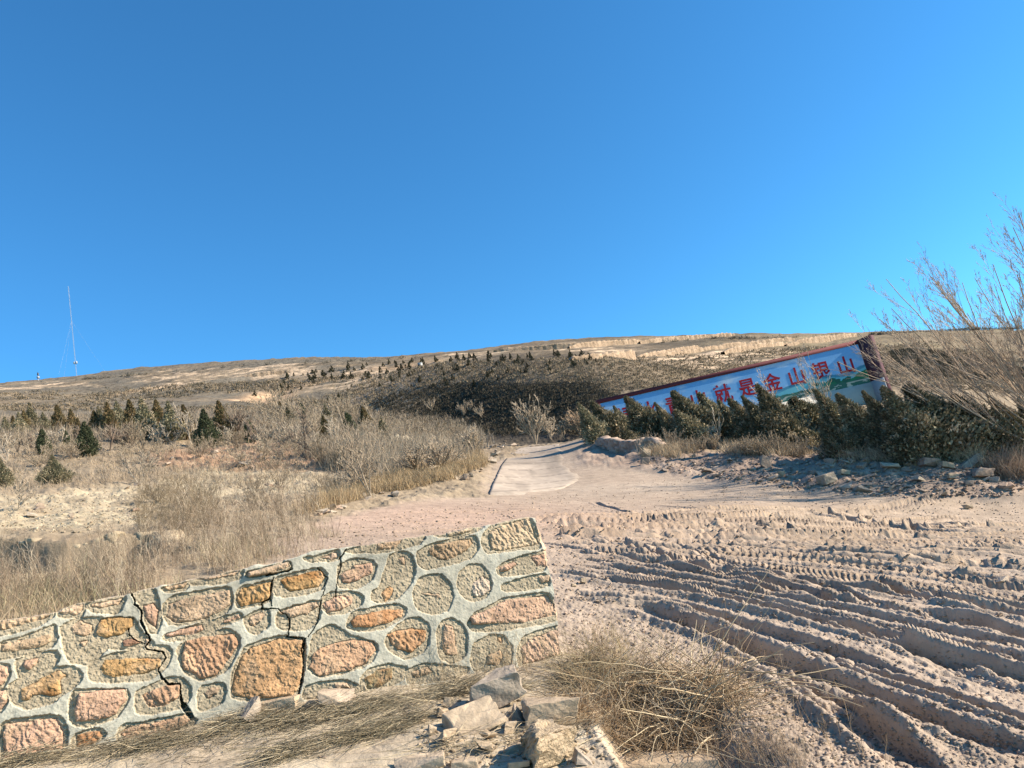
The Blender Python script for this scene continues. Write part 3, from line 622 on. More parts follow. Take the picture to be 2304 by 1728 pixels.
MAT['mortar'] = attr_mat('mortar', 90, .10, .95, .35, 160, .004, .10, 5)
MAT['wallstone'] = attr_mat('wall_stone', 70, .18, .9, .6, 120, .006, .12, 9)
VWf = PW.reshape(-1, 3); CWf = CWa.reshape(-1, 3)
v_, f_, c_ = sub(VWf, CWf, QW[~stq].reshape(-1, 4)[:, ::-1]); mobj('mortar', place(v_), f_, c_, MAT['mortar'], wall)
v_, f_, c_ = sub(VWf, CWf, QW[stq].reshape(-1, 4)[:, ::-1]); mobj('facing_stones', place(v_), f_, c_, MAT['wallstone'], wall)
# broken right end
fr = PW[:NT, -1]; bk = np.stack([w3(Ug[j, -1]*0+ur[j], Vg[j, -1], -THK) for j in range(NT)])
q_ = np.linspace(0, 1, 26)[None, :, None]
E = fr[:, None]*(1-q_)+bk[:, None]*q_
bm_ = np.sin(np.pi*np.linspace(0, 1, 26))**.5
nzv = fbm(np.repeat(E[:, :1, 2], 26, 1)*9, q_[0, :, 0][None]*5+np.zeros((NT, 26)), 240, 4)*.09+.03*np.round(2*fbm(np.repeat(E[:, :1, 2], 26, 1)*5, q_[0, :, 0][None]*2+np.zeros((NT, 26)), 241, 2))
E[..., 0] += (nzv*bm_)*wu[0]; E[..., 1] += (nzv*bm_)*wu[1]
JE = np.arange(NT*26).reshape(NT, 26); ce = np.array([.50, .38, .27])*(1+.3*fbm(E[..., 2]*8, nzv*20, 243, 3))[..., None]
mobj('broken_end', place(E.reshape(-1, 3)), quads(JE).reshape(-1, 4)[:, ::-1], ce.reshape(-1, 3), MAT['wallstone'], wall)
# ------------------------------------------------------------------ rocks
import bmesh
def hitg(px, py):
    P, ok = hit(px, py, GZ); return P
def hit1(px, py): return hitg([px], [py])[0]
def rnd_mat(name, cols, rough=.92, nscale=9, bump=.6, bscale=45, bdist=.01, var=.25, coord='Object'):
    m = bpy.data.materials.new(name); m.use_nodes = True; t = m.node_tree; b = t.nodes['Principled BSDF']; N, L = t.nodes.new, t.links.new
    oi = N('ShaderNodeObjectInfo'); cr = N('ShaderNodeValToRGB'); e = cr.color_ramp.elements
    while len(e) < len(cols): e.new(.5)
    for i, c in enumerate(cols): e[i].position = i/(len(cols)-1); e[i].color = (*c, 1)
    L(oi.outputs['Random'], cr.inputs[0]); g = N('ShaderNodeTexCoord')
    nz = N('ShaderNodeTexNoise'); nz.inputs['Scale'].default_value = nscale; nz.inputs['Detail'].default_value = 7; L(g.outputs[coord], nz.inputs['Vector'])
    mr = N('ShaderNodeMapRange'); mr.inputs['From Min'].default_value = .3; mr.inputs['From Max'].default_value = .7; mr.inputs['To Min'].default_value = (1-var)*.74; mr.inputs['To Max'].default_value = (1+var)*.74
    L(nz.outputs['Fac'], mr.inputs['Value']); vm = N('ShaderNodeVectorMath'); vm.operation = 'SCALE'; L(cr.outputs[0], vm.inputs[0]); L(mr.outputs[0], vm.inputs['Scale']); L(vm.outputs[0], b.inputs['Base Color'])
    nb = N('ShaderNodeTexNoise'); nb.inputs['Scale'].default_value = bscale; nb.inputs['Detail'].default_value = 6; L(g.outputs[coord], nb.inputs['Vector'])
    bp = N('ShaderNodeBump'); bp.inputs['Strength'].default_value = bump; bp.inputs['Distance'].default_value = bdist; L(nb.outputs['Fac'], bp.inputs['Height']); L(bp.outputs[0], b.inputs['Normal'])
    b.inputs['Roughness'].default_value = rough; b.inputs['Specular IOR Level'].default_value = .15
    return m
MAT['rock'] = rnd_mat('broken_sandstone', [(.34,.255,.20),(.46,.37,.285),(.40,.28,.21),(.50,.42,.33),(.36,.30,.25)])
MAT['palerock'] = rnd_mat('pale_sandstone', [(.50,.395,.285),(.47,.36,.25),(.53,.43,.32)], nscale=14)
MAT['earthrock'] = rnd_mat('crumbly_earth', [(.42,.33,.225),(.46,.36,.25)], nscale=30, bump=1, bscale=60, bdist=.02, var=.35)
MAT['greyrock'] = rnd_mat('grey_sandstone', [(.40,.335,.275),(.43,.355,.28)], nscale=14)
def rock_mesh(seed, sx=1, sy=.8, sz=.5, npts=13, cuts=2, rough=.03, box=.45):
    r = np.random.default_rng(seed); bm = bmesh.new()
    for i in range(npts):
        p = r.uniform(-1, 1, 3); p = np.sign(p)*np.abs(p)**box; p *= r.uniform(.82, 1); bm.verts.new((p[0]*sx/2, p[1]*sy/2, p[2]*sz/2))
    res = bmesh.ops.convex_hull(bm, input=bm.verts)
    bmesh.ops.delete(bm, geom=list({v for v in res['geom_interior'] if isinstance(v, bmesh.types.BMVert)}), context='VERTS')
    bmesh.ops.bevel(bm, geom=list(bm.edges), offset=.012*min(sx, sz*2), segments=1, affect='EDGES')
    bmesh.ops.triangulate(bm, faces=list(bm.faces))
    for c in range(cuts): bmesh.ops.subdivide_edges(bm, edges=[e for e in bm.edges if e.calc_length() > .05*sx], cuts=1); bmesh.ops.triangulate(bm, faces=list(bm.faces))
    co = np.array([v.co[:] for v in bm.verts])
    f = 3.2/sx
    nx_ = fbm(co[:, 0]*f*1.6+seed, co[:, 1]*f*1.6+co[:, 2]*f*2.3, seed, 5, .62); ny_ = fbm(co[:, 1]*f, co[:, 2]*f+co[:, 0]*f*.7+seed, seed+5, 4)
    for v, a, b_ in zip(bm.verts, nx_, ny_): v.co.x += a*rough*2*sx; v.co.y += b_*rough*2*sx; v.co.z += (a-b_)*rough*sx
    me = bpy.data.meshes.new('rock'); bm.to_mesh(me); bm.free(); return me
protos = [rock_mesh(i, 1, rng.uniform(.55, .9), rng.choice([.28, .4, .6]), cuts=1) for i in range(14)]
for me in protos: me.materials.append(MAT['rock'])
def put_rock(name, me, P, size, rot, label, cat='rock', group=None, sink=.25, mat=None):
    o = link(name, me); o.location = (P[0], P[1], P[2]+size*.5*(.35-sink)); o.scale = (size,)*3; o.rotation_euler = rot; o['label'] = label; o['category'] = cat
    if group: o['group'] = group
    return o
def big_rock(name, px, py, wpx, hpx, label, seed, mat='palerock', yaw=0, tilt=(0, 0), depth=.7, npts=14, lift=.0):
    P = hit1(px, py+hpx*.4); Z = P@Fv; w_ = wpx*Z/FPX; h_ = max(hpx*Z/FPX, .03)
    me = rock_mesh(seed, w_, w_*depth, h_*.9, npts+(6 if 'slab' in name else 0), 3, .06 if 'lump' in name else .022, .16 if 'slab' in name else .4); me.materials.append(MAT[mat])
    o = link(name, me); o.location = (P[0], P[1], P[2]+h_*.36+lift); o.rotation_euler = (tilt[0], tilt[1]+.19, yaw); o['label'] = label; o['category'] = 'rock'
    return o
FG = [
 ('boulder',1121,1552,150,92,'grey weathered boulder with scooped side in front of the wall end',51,'greyrock',.25,(.2,-.35),.6),
 ('stone_slab',1250,1597,140,72,'thick pale slab with flat dusty top beside the dead weeds',52,'palerock',.1,(.05,-.1),.8),
 ('stone_slab',1072,1612,132,62,'pale angular block with a peaked top, between grey boulder and small stones',53,'palerock',.5,(.15,-.3),.7),
 ('rock',1171,1606,46,44,'small purple-brown stone wedged in the dark gap between two pale blocks',54,'greyrock',.3,(.3,.3),.7),
 ('rock',1156,1637,42,34,'small square cream stone below the dark gap in the rubble',55,'palerock',.1,(0,0),.8),
 ('rock',1002,1653,48,40,'lumpy cream stone at the left tip of the rubble heap',56,'palerock',.8,(0,.2),.8),
 ('rock',972,1643,26,28,'little pointed yellowish stone next to the lumpy cream one',57,'palerock',.8,(.4,.2),.8),
 ('rock',1007,1580,22,28,'tiny upright yellow stone left of the grey boulder',58,'palerock',.3,(0,.2),.8),
 ('rock',1000,1602,36,22,'small flat yellow stone lying in the straw',59,'palerock',.3,(0,.2),.8),
 ('stone_slab',1190,1664,155,32,'long narrow cream slab lying tilted across the rubble',60,'palerock',.45,(.2,-.25),.35),
 ('rubble_lump',1262,1682,165,100,'crumbly lump of earth and mortar at the ledge corner',61,'earthrock',.3,(.1,.1),.9),
 ('stone_slab',945,1716,128,30,'flat pale slab with squared right edge at the bottom of the ledge',62,'palerock',.1,(0,-.12),.6),
 ('stone_slab',1046,1718,72,26,'smaller flat pale slab beyond the black slot in the ledge',63,'palerock',.1,(0,-.12),.7),
 ('rock',1165,1718,60,24,'whitish stone under crossed twigs at the bottom of the rubble',64,'palerock',.3,(.1,0),.8),
 ('stone_slab',1500,1719,245,34,'long flat slab half buried below the dead weeds',65,'palerock',.05,(0,-.05),.5),
 ('stone_slab',573,1602,62,50,'thin grey slab leaning on a broken slab at the wall foot',66,'greyrock',.9,(.1,-.9),.5),
 ('stone_slab',632,1585,92,34,'broken jagged slab sticking out of the straw at the wall foot',67,'palerock',.1,(.0,-.1),.5),
 ('stone_slab',760,1568,92,44,'pinkish block against the wall foot beside a dark hollow',68,'rock',.2,(.0,.05),.6),
 ('rock',1090,1680,50,30,'rough stone below the peaked pale block',69,'palerock',.2,(.2,.1),.8),
 ('rock',1318,1700,60,40,'cracked earthy stone at the foot of the rubble corner',70,'rock',.2,(.2,.1),.8),
 ('rock',1100,1655,40,26,'small wedge stone under the peaked pale block',71,'palerock',.9,(.2,.1),.8),
 ('rock',1312,1306,17,16,'small cube-shaped stone standing on the dirt beside the wall end',72,'palerock',.4,(0,0),.9),
 ('rock',1291,1316,14,9,'tiny pointed stone left of the cube-shaped stone',73,'palerock',.4,(0,0),.9),
 ('rock',2256,1302,32,20,'brown rounded stone between ruts on the right side of the yard',74,'rock',.4,(0,0),.8),
 ('rock',2148,1334,24,17,'light stone half sunk in the churned dirt',75,'palerock',.4,(0,0),.8),
 ('rock',1880,1205,11,8,'small brown stone on the flat dirt between tracks',76,'rock',.4,(0,0),.8),
 ('rock',1956,1164,20,11,'pinkish stone at the edge of a rut near the berm',77,'rock',.4,(0,0),.8),
 ('rock',2178,1140,22,14,'pale stone on smooth dirt below the rubble bank',78,'palerock',.4,(0,0),.8),
 ('rock',1414,1150,10,8,'lone dark pebble stone below the concrete track',79,'greyrock',.4,(0,0),.8),
 ('boulder',1724,1040,32,36,'upright pink boulder on the rubble bank',80,'rock',.4,(0,.3),.6),
 ('boulder',1862,1077,46,30,'grey rounded boulder at the foot of the rubble bank',81,'greyrock',.4,(0,-.3),.7),
 ('stone_slab',1906,1023,44,18,'flat slab tipped on top of the rubble bank before the hedge',82,'rock',.1,(0,.15),.7),
 ('stone_slab',1868,1024,34,15,'flat stone left of the tipped slab on the bank top',83,'rock',.1,(0,.15),.7),
 ('rock',1900,1062,34,15,'bright flat stone halfway down the rubble bank',84,'palerock',.1,(0,.1),.7),
 ('boulder',2006,1045,46,18,'low wide stone on the bank crest behind a bare patch',85,'palerock',.1,(0,.1),.7),
 ('stone_slab',2095,1040,50,22,'thick slab lying on the bank crest beside a second one',86,'rock',.1,(0,.1),.7),
 ('stone_slab',2132,1046,34,16,'shorter slab on the bank crest, right of the thick one',87,'palerock',.1,(0,.1),.7),
 ('stone_slab',2182,1041,66,22,'long slab propped up at a steep tilt on the bank',88,'rock',.1,(0,-.55),.5),
 ('boulder',2214,1062,56,28,'blocky stone beside the dry reed clump on the bank',89,'rock',.1,(0,.1),.7),
 ('rock',2146,1072,32,14,'pale flat stone under the propped slab',90,'palerock',.1,(0,.1),.7),
 ('rock',1758,1066,24,14,'pale stone at the toe of the bank left of the grey boulder',91,'palerock',.1,(0,.1),.7),
 ('boulder',1457,1019,28,24,'light boulder at the end of the low rubble wall',92,'palerock',.1,(0,.1),.7),
 ('boulder',1453,1036,22,20,'brown boulder just below the light one by the low wall',93,'rock',.1,(0,.1),.7),
 ('boulder',1061,1068,13,12,'white boulder at the left verge of the concrete track',94,'palerock',.1,(0,.1),.7),
]
for f in FG: big_rock(f[0], f[1], f[2], f[3], f[4], f[5], f[6], f[7], f[8], f[9], f[10])
def strew(n, poly, smin, smax, label, group, name='rock', pw=2.2, squash=1.0):
    P_ = np.array(poly, float); lo = P_.min(0); hi = P_.max(0); k = 0; pts = []
    while len(pts) < n:
        q = rng.uniform(lo, hi, (n*3, 2)); ins = sdf(q[:, 0], q[:, 1], P_) < 0; pts += list(q[ins])
    pts = np.array(pts[:n]); W = hitg(pts[:, 0], pts[:, 1])
    for p in W:
        s = smin+(smax-smin)*rng.random()**pw
        put_rock(name, protos[rng.integers(len(protos))], p, s, tuple(rng.uniform(-.45, .45, 2))+(rng.uniform(0, 6.28),), label, 'rock', group, .2)
strew(165, [(1420,1035),(1500,1062),(1700,1090),(1860,1104),(2000,1116),(2300,1112),(2300,1050),(2100,1042),(1900,1030),(1700,1024),(1520,1012)], .10, .62, 'broken angular stone in the rubble bank along the dirt yard', 'broken stones of the rubble bank', pw=3.2)
strew(18, [(1060,1060),(1100,1040),(1112,1010),(1080,1000),(1150,985),(1170,995),(1130,1020),(1075,1075)], .2, .7, 'pinkish broken stone at the head of the track verge', 'stones beside the head of the track', pw=2)
strew(26, [(1085,1058),(1075,1048),(900,1095),(780,1122),(700,1145),(720,1165),(800,1145),(900,1112),(1060,1076)], .12, .5, 'stone in the line edging the dirt yard below the dry grass', 'stones edging the yard below the dry grass', pw=2)
strew(26, [(330,1050),(330,1018),(600,1005),(830,1005),(1000,1020),(1000,1040),(850,1058),(560,1064)], .2, .9, 'reddish broken stone in the bank below the bare shrubs', 'stones of the reddish bank', pw=2.4)
strew(24, [(0,1180),(180,1190),(330,1160),(560,1115),(800,1100),(780,1060),(600,1060),(420,1065),(260,1100),(60,1120),(0,1130)], .10, .42, 'cream flake of stone on the rocky terrace', 'stone flakes on the rocky terrace', pw=2)
strew(8, [(250,1640),(900,1590),(940,1700),(400,1728),(100,1728)], .02, .07, 'stone chip lying on the pale ledge below the wall', 'stone chips on the ledge', pw=1.5)
# loose gravel: nobody could count it
def gravel(name, n, poly, smin, smax, cols, label, cat):
    P_ = np.array(poly, float); lo = P_.min(0); hi = P_.max(0); pts = np.zeros((0, 2))
    while len(pts) < n:
        q = rng.uniform(lo, hi, (n*2, 2)); q = q[sdf(q[:, 0], q[:, 1], P_) < 0]; pts = np.vstack([pts, q])
    W = hitg(pts[:n, 0], pts[:n, 1]); s = smin+(smax-smin)*rng.random(n)**3
    s *= np.clip((W@Fv)/12, .55, 1.15)
    base = np.array([(1,0,0),(-1,0,0),(0,1,0),(0,-1,0),(0,0,1),(0,0,-1)], float)
    fc = np.array([(0,2,4),(2,1,4),(1,3,4),(3,0,4),(2,0,5),(1,2,5),(3,1,5),(0,3,5)])
    a = rng.uniform(0, 6.28, n); sc = rng.uniform(.4, 1, (n, 3))*s[:, None]; sc[:, 2] *= .5
    B = base[None]*sc[:, None]+rng.uniform(-.25, .25, (n, 6, 3))*s[:, None, None]; ca_, sa_ = np.cos(a)[:, None], np.sin(a)[:, None]
    X = B[..., 0]*ca_-B[..., 1]*sa_; Y = B[..., 0]*sa_+B[..., 1]*ca_
    VV = np.stack([X, Y, B[..., 2]], -1)+W[:, None]+np.array([0, 0, .15])*s[:, None, None]
    FF = fc[None]+6*np.arange(n)[:, None, None]; cc = np.array(cols)[rng.integers(len(cols), size=n)]*rng.uniform(.75, 1.2, (n, 1))
    mobj(name, VV.reshape(-1, 3), FF.reshape(-1, 3), np.repeat(cc, 6, 0), MAT['ground'], kind='stuff', label=label, category=cat)
gravel('gravel', 24000, [(1240,1490),(1700,1700),(1800,1728),(2304,1728),(2304,1130),(1900,1115),(1500,1075),(1120,1125),(800,1160),(700,1240),(1150,1180)], .006, .05, [(.42,.325,.25),(.46,.36,.28),(.40,.30,.235)], 'loose crumbs of pinkish earth and grit over the dirt yard', 'gravel')
gravel('rubble', 3200, [(1420,1035),(1500,1064),(1700,1094),(1860,1108),(2000,1120),(2304,1118),(2304,1044),(2100,1040),(1900,1028),(1700,1022),(1520,1010)], .02, .11, [(.36,.27,.22),(.5,.4,.32),(.42,.31,.24),(.3,.22,.18)], 'small broken stone of the rubble bank', 'rubble')
gravel('rubble', 900, [(940,1600),(1000,1560),(1160,1570),(1310,1620),(1400,1728),(940,1728)], .012, .06, [(.48,.38,.27),(.42,.32,.22),(.52,.43,.32),(.36,.27,.18)], 'crumbled bits of stone and mortar among the blocks on the ledge', 'rubble')
gravel('stone_chips', 6500, [(0,1200),(180,1200),(330,1165),(560,1120),(800,1105),(1000,1040),(780,1020),(600,1020),(420,1030),(330,1060),(60,1120),(0,1130)], .010, .055, [(.5,.42,.3),(.42,.34,.24),(.55,.47,.35),(.36,.27,.2)], 'flaky cream stone chips over the terrace left of the yard', 'stone chips')
# ------------------------------------------------------------------ rubble walls
def rubble_wall(name, P, h, thick, label, cat, c, group=None, cell=.3, below=1.5, seed=0, taper=True, res=None):
    """dry-stone wall along 3-D base points"""
    P = smooth_line(P, 8); L = np.r_[0, np.cumsum(np.hypot(*(P[1:, :2]-P[:-1, :2]).T))]; res = res or cell/3.0
    n = int(min(900, max(12, L[-1]/res))); u = np.linspace(0, L[-1], n); B = np.stack([np.interp(u, L, P[:, i]) for i in range(3)], -1)
    T = np.gradient(B[:, :2], axis=0); T /= np.linalg.norm(T, axis=1)[:, None]; Nn = np.stack([T[:, 1], -T[:, 0]], -1)
    if (Nn*(-B[:, :2])).sum() < 0: Nn = -Nn; flip = True
    else: flip = False
    hh = h*(1+.22*fbm(u*.6/cell*.3, u*0, seed, 3)+.16*vn(u/cell*.8, u*0, seed+1))
    if taper: hh = hh*(.35+.65*np.minimum(ss(0, L[-1]*.12, u), ss(0, L[-1]*.12, L[-1]-u)))
    prof = [(0, -below)]+[(0, t) for t in np.linspace(0, 1, max(3, int(h/res)))]+[(-thick*.5, 1.0), (-thick, 1.0), (-thick, -below)]
    rows = []; cols_ = []
    for off, t in prof:
        z = np.where(t < 0, t, t*hh)
        uu = u/cell; vv_ = z/cell*1.6
        sid = hash2(np.floor(uu+.5*np.floor(vv_)), np.floor(vv_), seed+3)
        fx = np.abs((uu+.5*np.floor(vv_)) % 1-.5)*2; nz = (sid-.5)*cell*.45-cell*.3*ss(.75, 1, fx)+cell*.25*vn(uu*3, vv_*3, seed+4)
        o = off+(nz if off == 0 else nz*.3)
        rows.append(np.stack([B[:, 0]+Nn[:, 0]*o, B[:, 1]+Nn[:, 1]*o, B[:, 2]+z+(nz*.5 if t >= 1 else 0)], -1))
        cols_.append(np.array(c)*(.72+.55*sid)[:, None])
    R_ = np.stack(rows); C_ = np.stack(cols_); J_ = np.arange(R_.shape[0]*n).reshape(R_.shape[0], n); f_ = quads(J_).reshape(-1, 4)
    if flip: f_ = f_[:, ::-1]
    capn = R_.shape[0]
    caps = []
    o0 = B[0].copy()
    fdot = float((Nn.mean(0)*S[:2]).sum())
    if cell > .5 and fdot < .12: return None
    o = mobj(name, R_.reshape(-1, 3)-o0, f_[:, ::-1], C_.reshape(-1, 3), MAT['mortar'] if cell < .3 else MAT['farwall'], label=label, category=cat)
    o.location = o0
    if group: o['group'] = group
    return o
MAT['farwall'] = attr_mat('dry_stone', 1.6, .3, .95, .9, 2.5, .25)
lw = hitg([1340, 1352, 1372, 1400, 1430, 1462, 1490], [1000, 1007, 1014, 1020, 1018, 1013, 1011])
rubble_wall('roadside_wall', lw, .62, .45, 'low pink dry-stone wall beside the concrete track, below the cypresses', 'wall', (.38,.29,.235), cell=.22, seed=5, res=.04)
fw = hitg([872, 900, 940, 985], [1003, 1002, 1000, 998]); rubble_wall('retaining_wall', fw, .55, .5, 'pale low retaining wall behind the bare brush', 'wall', (.5,.43,.32), cell=.28, seed=9)
ep = hitg([-260, -120, 0, 60, 120, 190, 260, 330, 390], [1222, 1221, 1219, 1221, 1222, 1221, 1218, 1222, 1236]); ep[:, 2] = gz_of(BASE, ep[:, 0], ep[:, 1])-.92
rubble_wall('earth_bank', ep, .9, .5, 'eroded rocky earth bank with dark hollows behind the weeds at far left', 'bank', (.40,.32,.22), cell=.26, seed=15, res=.035, below=.3)
TZ = lambda L, sc, ox, oy: [(ox+a*sc, oy+b*sc) for a, b in L]
terr = [
 (TZ([(-40,178),(60,163),(180,157),(320,148)], .4539, 1300, 700), 14), (TZ([(310,152),(440,140),(560,130),(680,122),(775,113)], .4539, 1300, 700), 12),
 (TZ([(480,150),(600,142),(720,130),(835,124)], .4539, 1300, 700), 12), (TZ([(300,225),(400,210),(500,190),(605,176)], .4539, 1300, 700), 18),
 (TZ([(385,222),(500,208),(640,188),(760,170),(840,160)], .4539, 1300, 700), 20), (TZ([(840,164),(960,150),(1075,138)], .4539, 1300, 700), 14),
 (TZ([(-20,232),(60,228),(100,222)], .4539, 1300, 700), 30), (TZ([(105,222),(180,218),(285,200)], .4539, 1300, 700), 24),
 (TZ([(730,200),(850,180),(950,168),(1042,160)], .4539, 1300, 700), 14), (TZ([(1040,168),(1150,148),(1260,132),(1380,118)], .4539, 1300, 700), 26),
 (TZ([(1500,120),(1600,112),(1750,102),(1880,90),(2000,84),(2212,70)], .4069, 500, 740), 11), (TZ([(1520,150),(1650,145),(1780,140),(1900,150),(2050,150),(2212,140)], .4069, 500, 740), 18),
 (TZ([(1120,180),(1300,165),(1450,150),(1520,140)], .4069, 500, 740), 14), (TZ([(860,175),(1000,168),(1150,158),(1300,148)], .4069, 500, 740), 9),
 (TZ([(560,200),(750,190),(860,178)], .4069, 500, 740), 9), (TZ([(0,225),(200,225),(400,222),(560,215)], .4069, 500, 740), 5), (TZ([(0,245),(200,248),(350,245)], .4069, 500, 740), 6),
 (TZ([(300,240),(500,228),(700,215),(900,200)], .4069, 500, 740), 8),
 (TZ([(150,850),(300,845),(450,845),(590,855)], .3436, 0, 580), 11), (TZ([(1000,760),(1150,750),(1300,745),(1500,745)], .3436, 0, 580), 7), (TZ([(1080,790),(1250,780),(1450,775),(1600,775)], .3436, 0, 580), 8),
 (TZ([(1150,820),(1300,812),(1500,800)], .3436, 0, 580), 8), (TZ([(1500,735),(1700,728),(1900,720),(2037,712)], .3436, 0, 580), 7), (TZ([(1600,770),(1750,752),(1900,742)], .3436, 0, 580), 7),
 (TZ([(700,900),(760,915),(800,925)], .3436, 0, 580), 12), (TZ([(1100,835),(1250,830),(1400,815)], .3436, 0, 580), 8),
]
tw_pos = ['beside the highest hilltop terrace', 'just under the skyline']
def ordw(i): return (ORD+['forty-%s' % w for w in ORD[:9]])[i]
ORD = ['first','second','third','fourth','fifth','sixth','seventh','eighth','ninth','tenth','eleventh','twelfth','thirteenth','fourteenth','fifteenth','sixteenth','seventeenth','eighteenth','nineteenth','twentieth','twenty-first','twenty-second','twenty-third','twenty-fourth','twenty-fifth','twenty-sixth','twenty-seventh','twenty-eighth','twenty-ninth','thirtieth','thirty-first','thirty-second','thirty-third','thirty-fourth','thirty-fifth','thirty-sixth','thirty-seventh','thirty-eighth','thirty-ninth','fortieth']
order = sorted(range(len(terr)), key=lambda i: np.mean([a for a, b in terr[i][0]])); rank = {i: k for k, i in enumerate(order)}
for i, (pp, hp) in enumerate(terr):
    pp = np.array(pp); q, ok = hit(pp[:, 0], pp[:, 1]+4, GZ); zz_ = q@Fv
    if not ok.all(): zz_ = np.where(ok, zz_, np.nan); 
    zz_ = np.where(np.isfinite(zz_), zz_, 300.); med = np.median(zz_); lz_ = np.clip(zz_, med*.9, med*1.12)
    cfit = np.polyfit(pp[:, 0]-pp[:, 0].mean(), lz_, 1); Zl = np.polyval(cfit, pp[:, 0]-pp[:, 0].mean())*.985
    Pw = pt(pp[:, 0], pp[:, 1], Zl); hm = hp*.4539*np.median(Zl)/1750*(.9 if hp < 16 else .62)
    rubble_wall('terrace_wall', Pw, hm, 1.0, 'pale dry-stone terrace wall on the hill, %s from the left' % ordw(rank[i]), 'wall', (.37,.275,.195), 'dry-stone terrace walls on the hill', cell=.9, below=5.0, seed=20+i, res=.45)
# ------------------------------------------------------------------ painted slogan wall
Z2 = 48.0; tr = pt(1928, 766.6, Z2); dl_ = pdir(1345, 901.0); Z1 = tr[2]/dl_[2]; tl_ = dl_*Z1
bx = np.array([tr[0]-tl_[0], tr[1]-tl_[1]]); BL = math.hypot(*bx); bx /= BL; bn = np.array([bx[1], -bx[0]])
print('board', Z1, BL, bn)
BH = 3.15
board = thing('painted_wall', (tr[0], tr[1], tr[2]), 'long painted slogan wall behind the cypress hedge, blue sky picture with red characters and maroon border', 'billboard', rz=math.atan2(bx[1], bx[0]))
MAT['paint'] = attr_mat('mural_paint', 6, .06, .7, .15, 30, .003, .05, 1.2)
MAT['maroon'] = attr_mat('maroon_paint', 5, .12, .75, .2, 30, .003)
MAT['red'] = attr_mat('red_lettering', 8, .1, .6, 0)
def box(lo, hi):
    x0, y0, z0 = lo; x1, y1, z1 = hi
    return np.array([(x0,y0,z0),(x1,y0,z0),(x1,y1,z0),(x0,y1,z0),(x0,y0,z1),(x1,y0,z1),(x1,y1,z1),(x0,y1,z1)], float), np.array([(0,3,2,1),(4,5,6,7),(0,1,5,4),(1,2,6,5),(2,3,7,6),(3,0,4,7)])
def boxo(name, lo, hi, c, mat, parent):
    v, f = box(lo, hi); return mobj(name, v, f, np.tile(c, (8, 1)), MAT[mat], parent)
def boxmesh(bs):
    V_, F_ = [], []; k = 0
    for lo, hi in bs:
        v, f = box(lo, hi); V_.append(v); F_.append(f+k); k += 8
    return np.vstack(V_), np.vstack(F_)
# local: x along the wall (0 = right corner), y = into the wall, z up (0 = top)
boxo('wall_body', (-BL, .03, -BH-1.5), (.0, .40, -.02), (.36,.30,.27), 'maroon', board)
nxg, nzg = 640, 120
px_ = np.linspace(-BL+.05, -.02, nxg); pz_ = np.linspace(-BH+.42, -.22, nzg); PX, PZ = np.meshgrid(px_, pz_)
hN = (PZ-pz_[0])/(pz_[-1]-pz_[0])
cc = np.zeros(PX.shape+(3,)); cc[:] = np.array([.30, .58, .88])*(1-hN[..., None])+np.array([.17, .44, .82])*hN[..., None]
cl = np.clip(fbm(PX*.7, PZ*2.6, 900, 4)*2.2-.15, 0, 1); cc = cc*(1-cl[..., None]*.75)+np.array([.62, .74, .86])*cl[..., None]*.75
hl = .40+.05*np.sin(PX*1.1)+.07*fbm(PX*.9, PX*0, 901, 4)-.02*(-PX-3); rt = ss(-7.0, -5.2, PX)
def mx(c, m, k): return c*(1-m[..., None])+np.array(k)*m[..., None]
cc = mx(cc, rt*(hN < hl), (.08,.30,.45)); cc = mx(cc, rt*(hN < hl-.07+.03*fbm(PX*2, PZ*3, 905, 2)), (.16,.52,.62))
cc = mx(cc, rt*(hN < hl-.15+.05*fbm(PX*1.3, PZ*4, 906, 3))*ss(-4.5, -2.0, PX+fbm(PX, PZ*2, 902, 2)), (.03,.20,.10)); cc = mx(cc, rt*(hN < .16+.06*fbm(PX*1.5, PX*0, 903, 3)), (.05,.16,.12))
cc = mx(cc, rt*(hN < .12)*(fbm(PX*3, PZ*9, 904, 3) > .08), (.45,.48,.40))
for k in range(9):
    tx, tz = rng.uniform(-6.2, -1.0), rng.uniform(.12, .28); rr = np.hypot((PX-tx)/.22, (hN-tz)/.05)+.5*fbm(PX*9, PZ*9, 910+k, 2); cc = mx(cc, (rr < 1)*rt, (.03,.13,.09))
Jp = np.arange(nxg*nzg).reshape(nzg, nxg)
mobj('mural', np.stack([PX, np.zeros(PX.shape), PZ], -1).reshape(-1, 3), quads(Jp).reshape(-1, 4)[:, ::-1], cc.reshape(-1, 3), MAT['paint'], board)
boxo('top_border', (-BL-.1, -.05, -.22), (.0, .42, .03), (.14,.04,.05), 'maroon', board)
boxo('left_border', (-BL-.1, -.045, -BH+.42), (-BL+.08, .4, -.221), (.14,.04,.05), 'maroon', board)
boxo('base_strip', (-BL-.1, -.07, -BH-1.5), (.0, .0, -BH+.42), (.52,.50,.46), 'paint', board)
# short wing wall folded toward the viewer at the right end
wl = .9; wa = math.radians(58)
v, f = box((0, -.02, -BH-1.5), (wl, .38, .03)); ca_, sa_ = math.cos(-wa), math.sin(-wa)
v2 = v.copy(); v2[:, 0] = v[:, 0]*ca_-v[:, 1]*sa_; v2[:, 1] = v[:, 0]*sa_+v[:, 1]*ca_; v2[:, 0] += .004
mobj('wing_wall', v2, f, np.tile((.10,.045,.06), (8, 1)), MAT['maroon'], board)
v, f = box((.02, -.06, -BH-1.5), (wl+.03, -.021, -BH+.45)); v2 = v.copy(); v2[:, 0] = v[:, 0]*ca_-v[:, 1]*sa_; v2[:, 1] = v[:, 0]*sa_+v[:, 1]*ca_
mobj('wing_base', v2, f, np.tile((.42,.43,.45), (8, 1)), MAT['paint'], board)
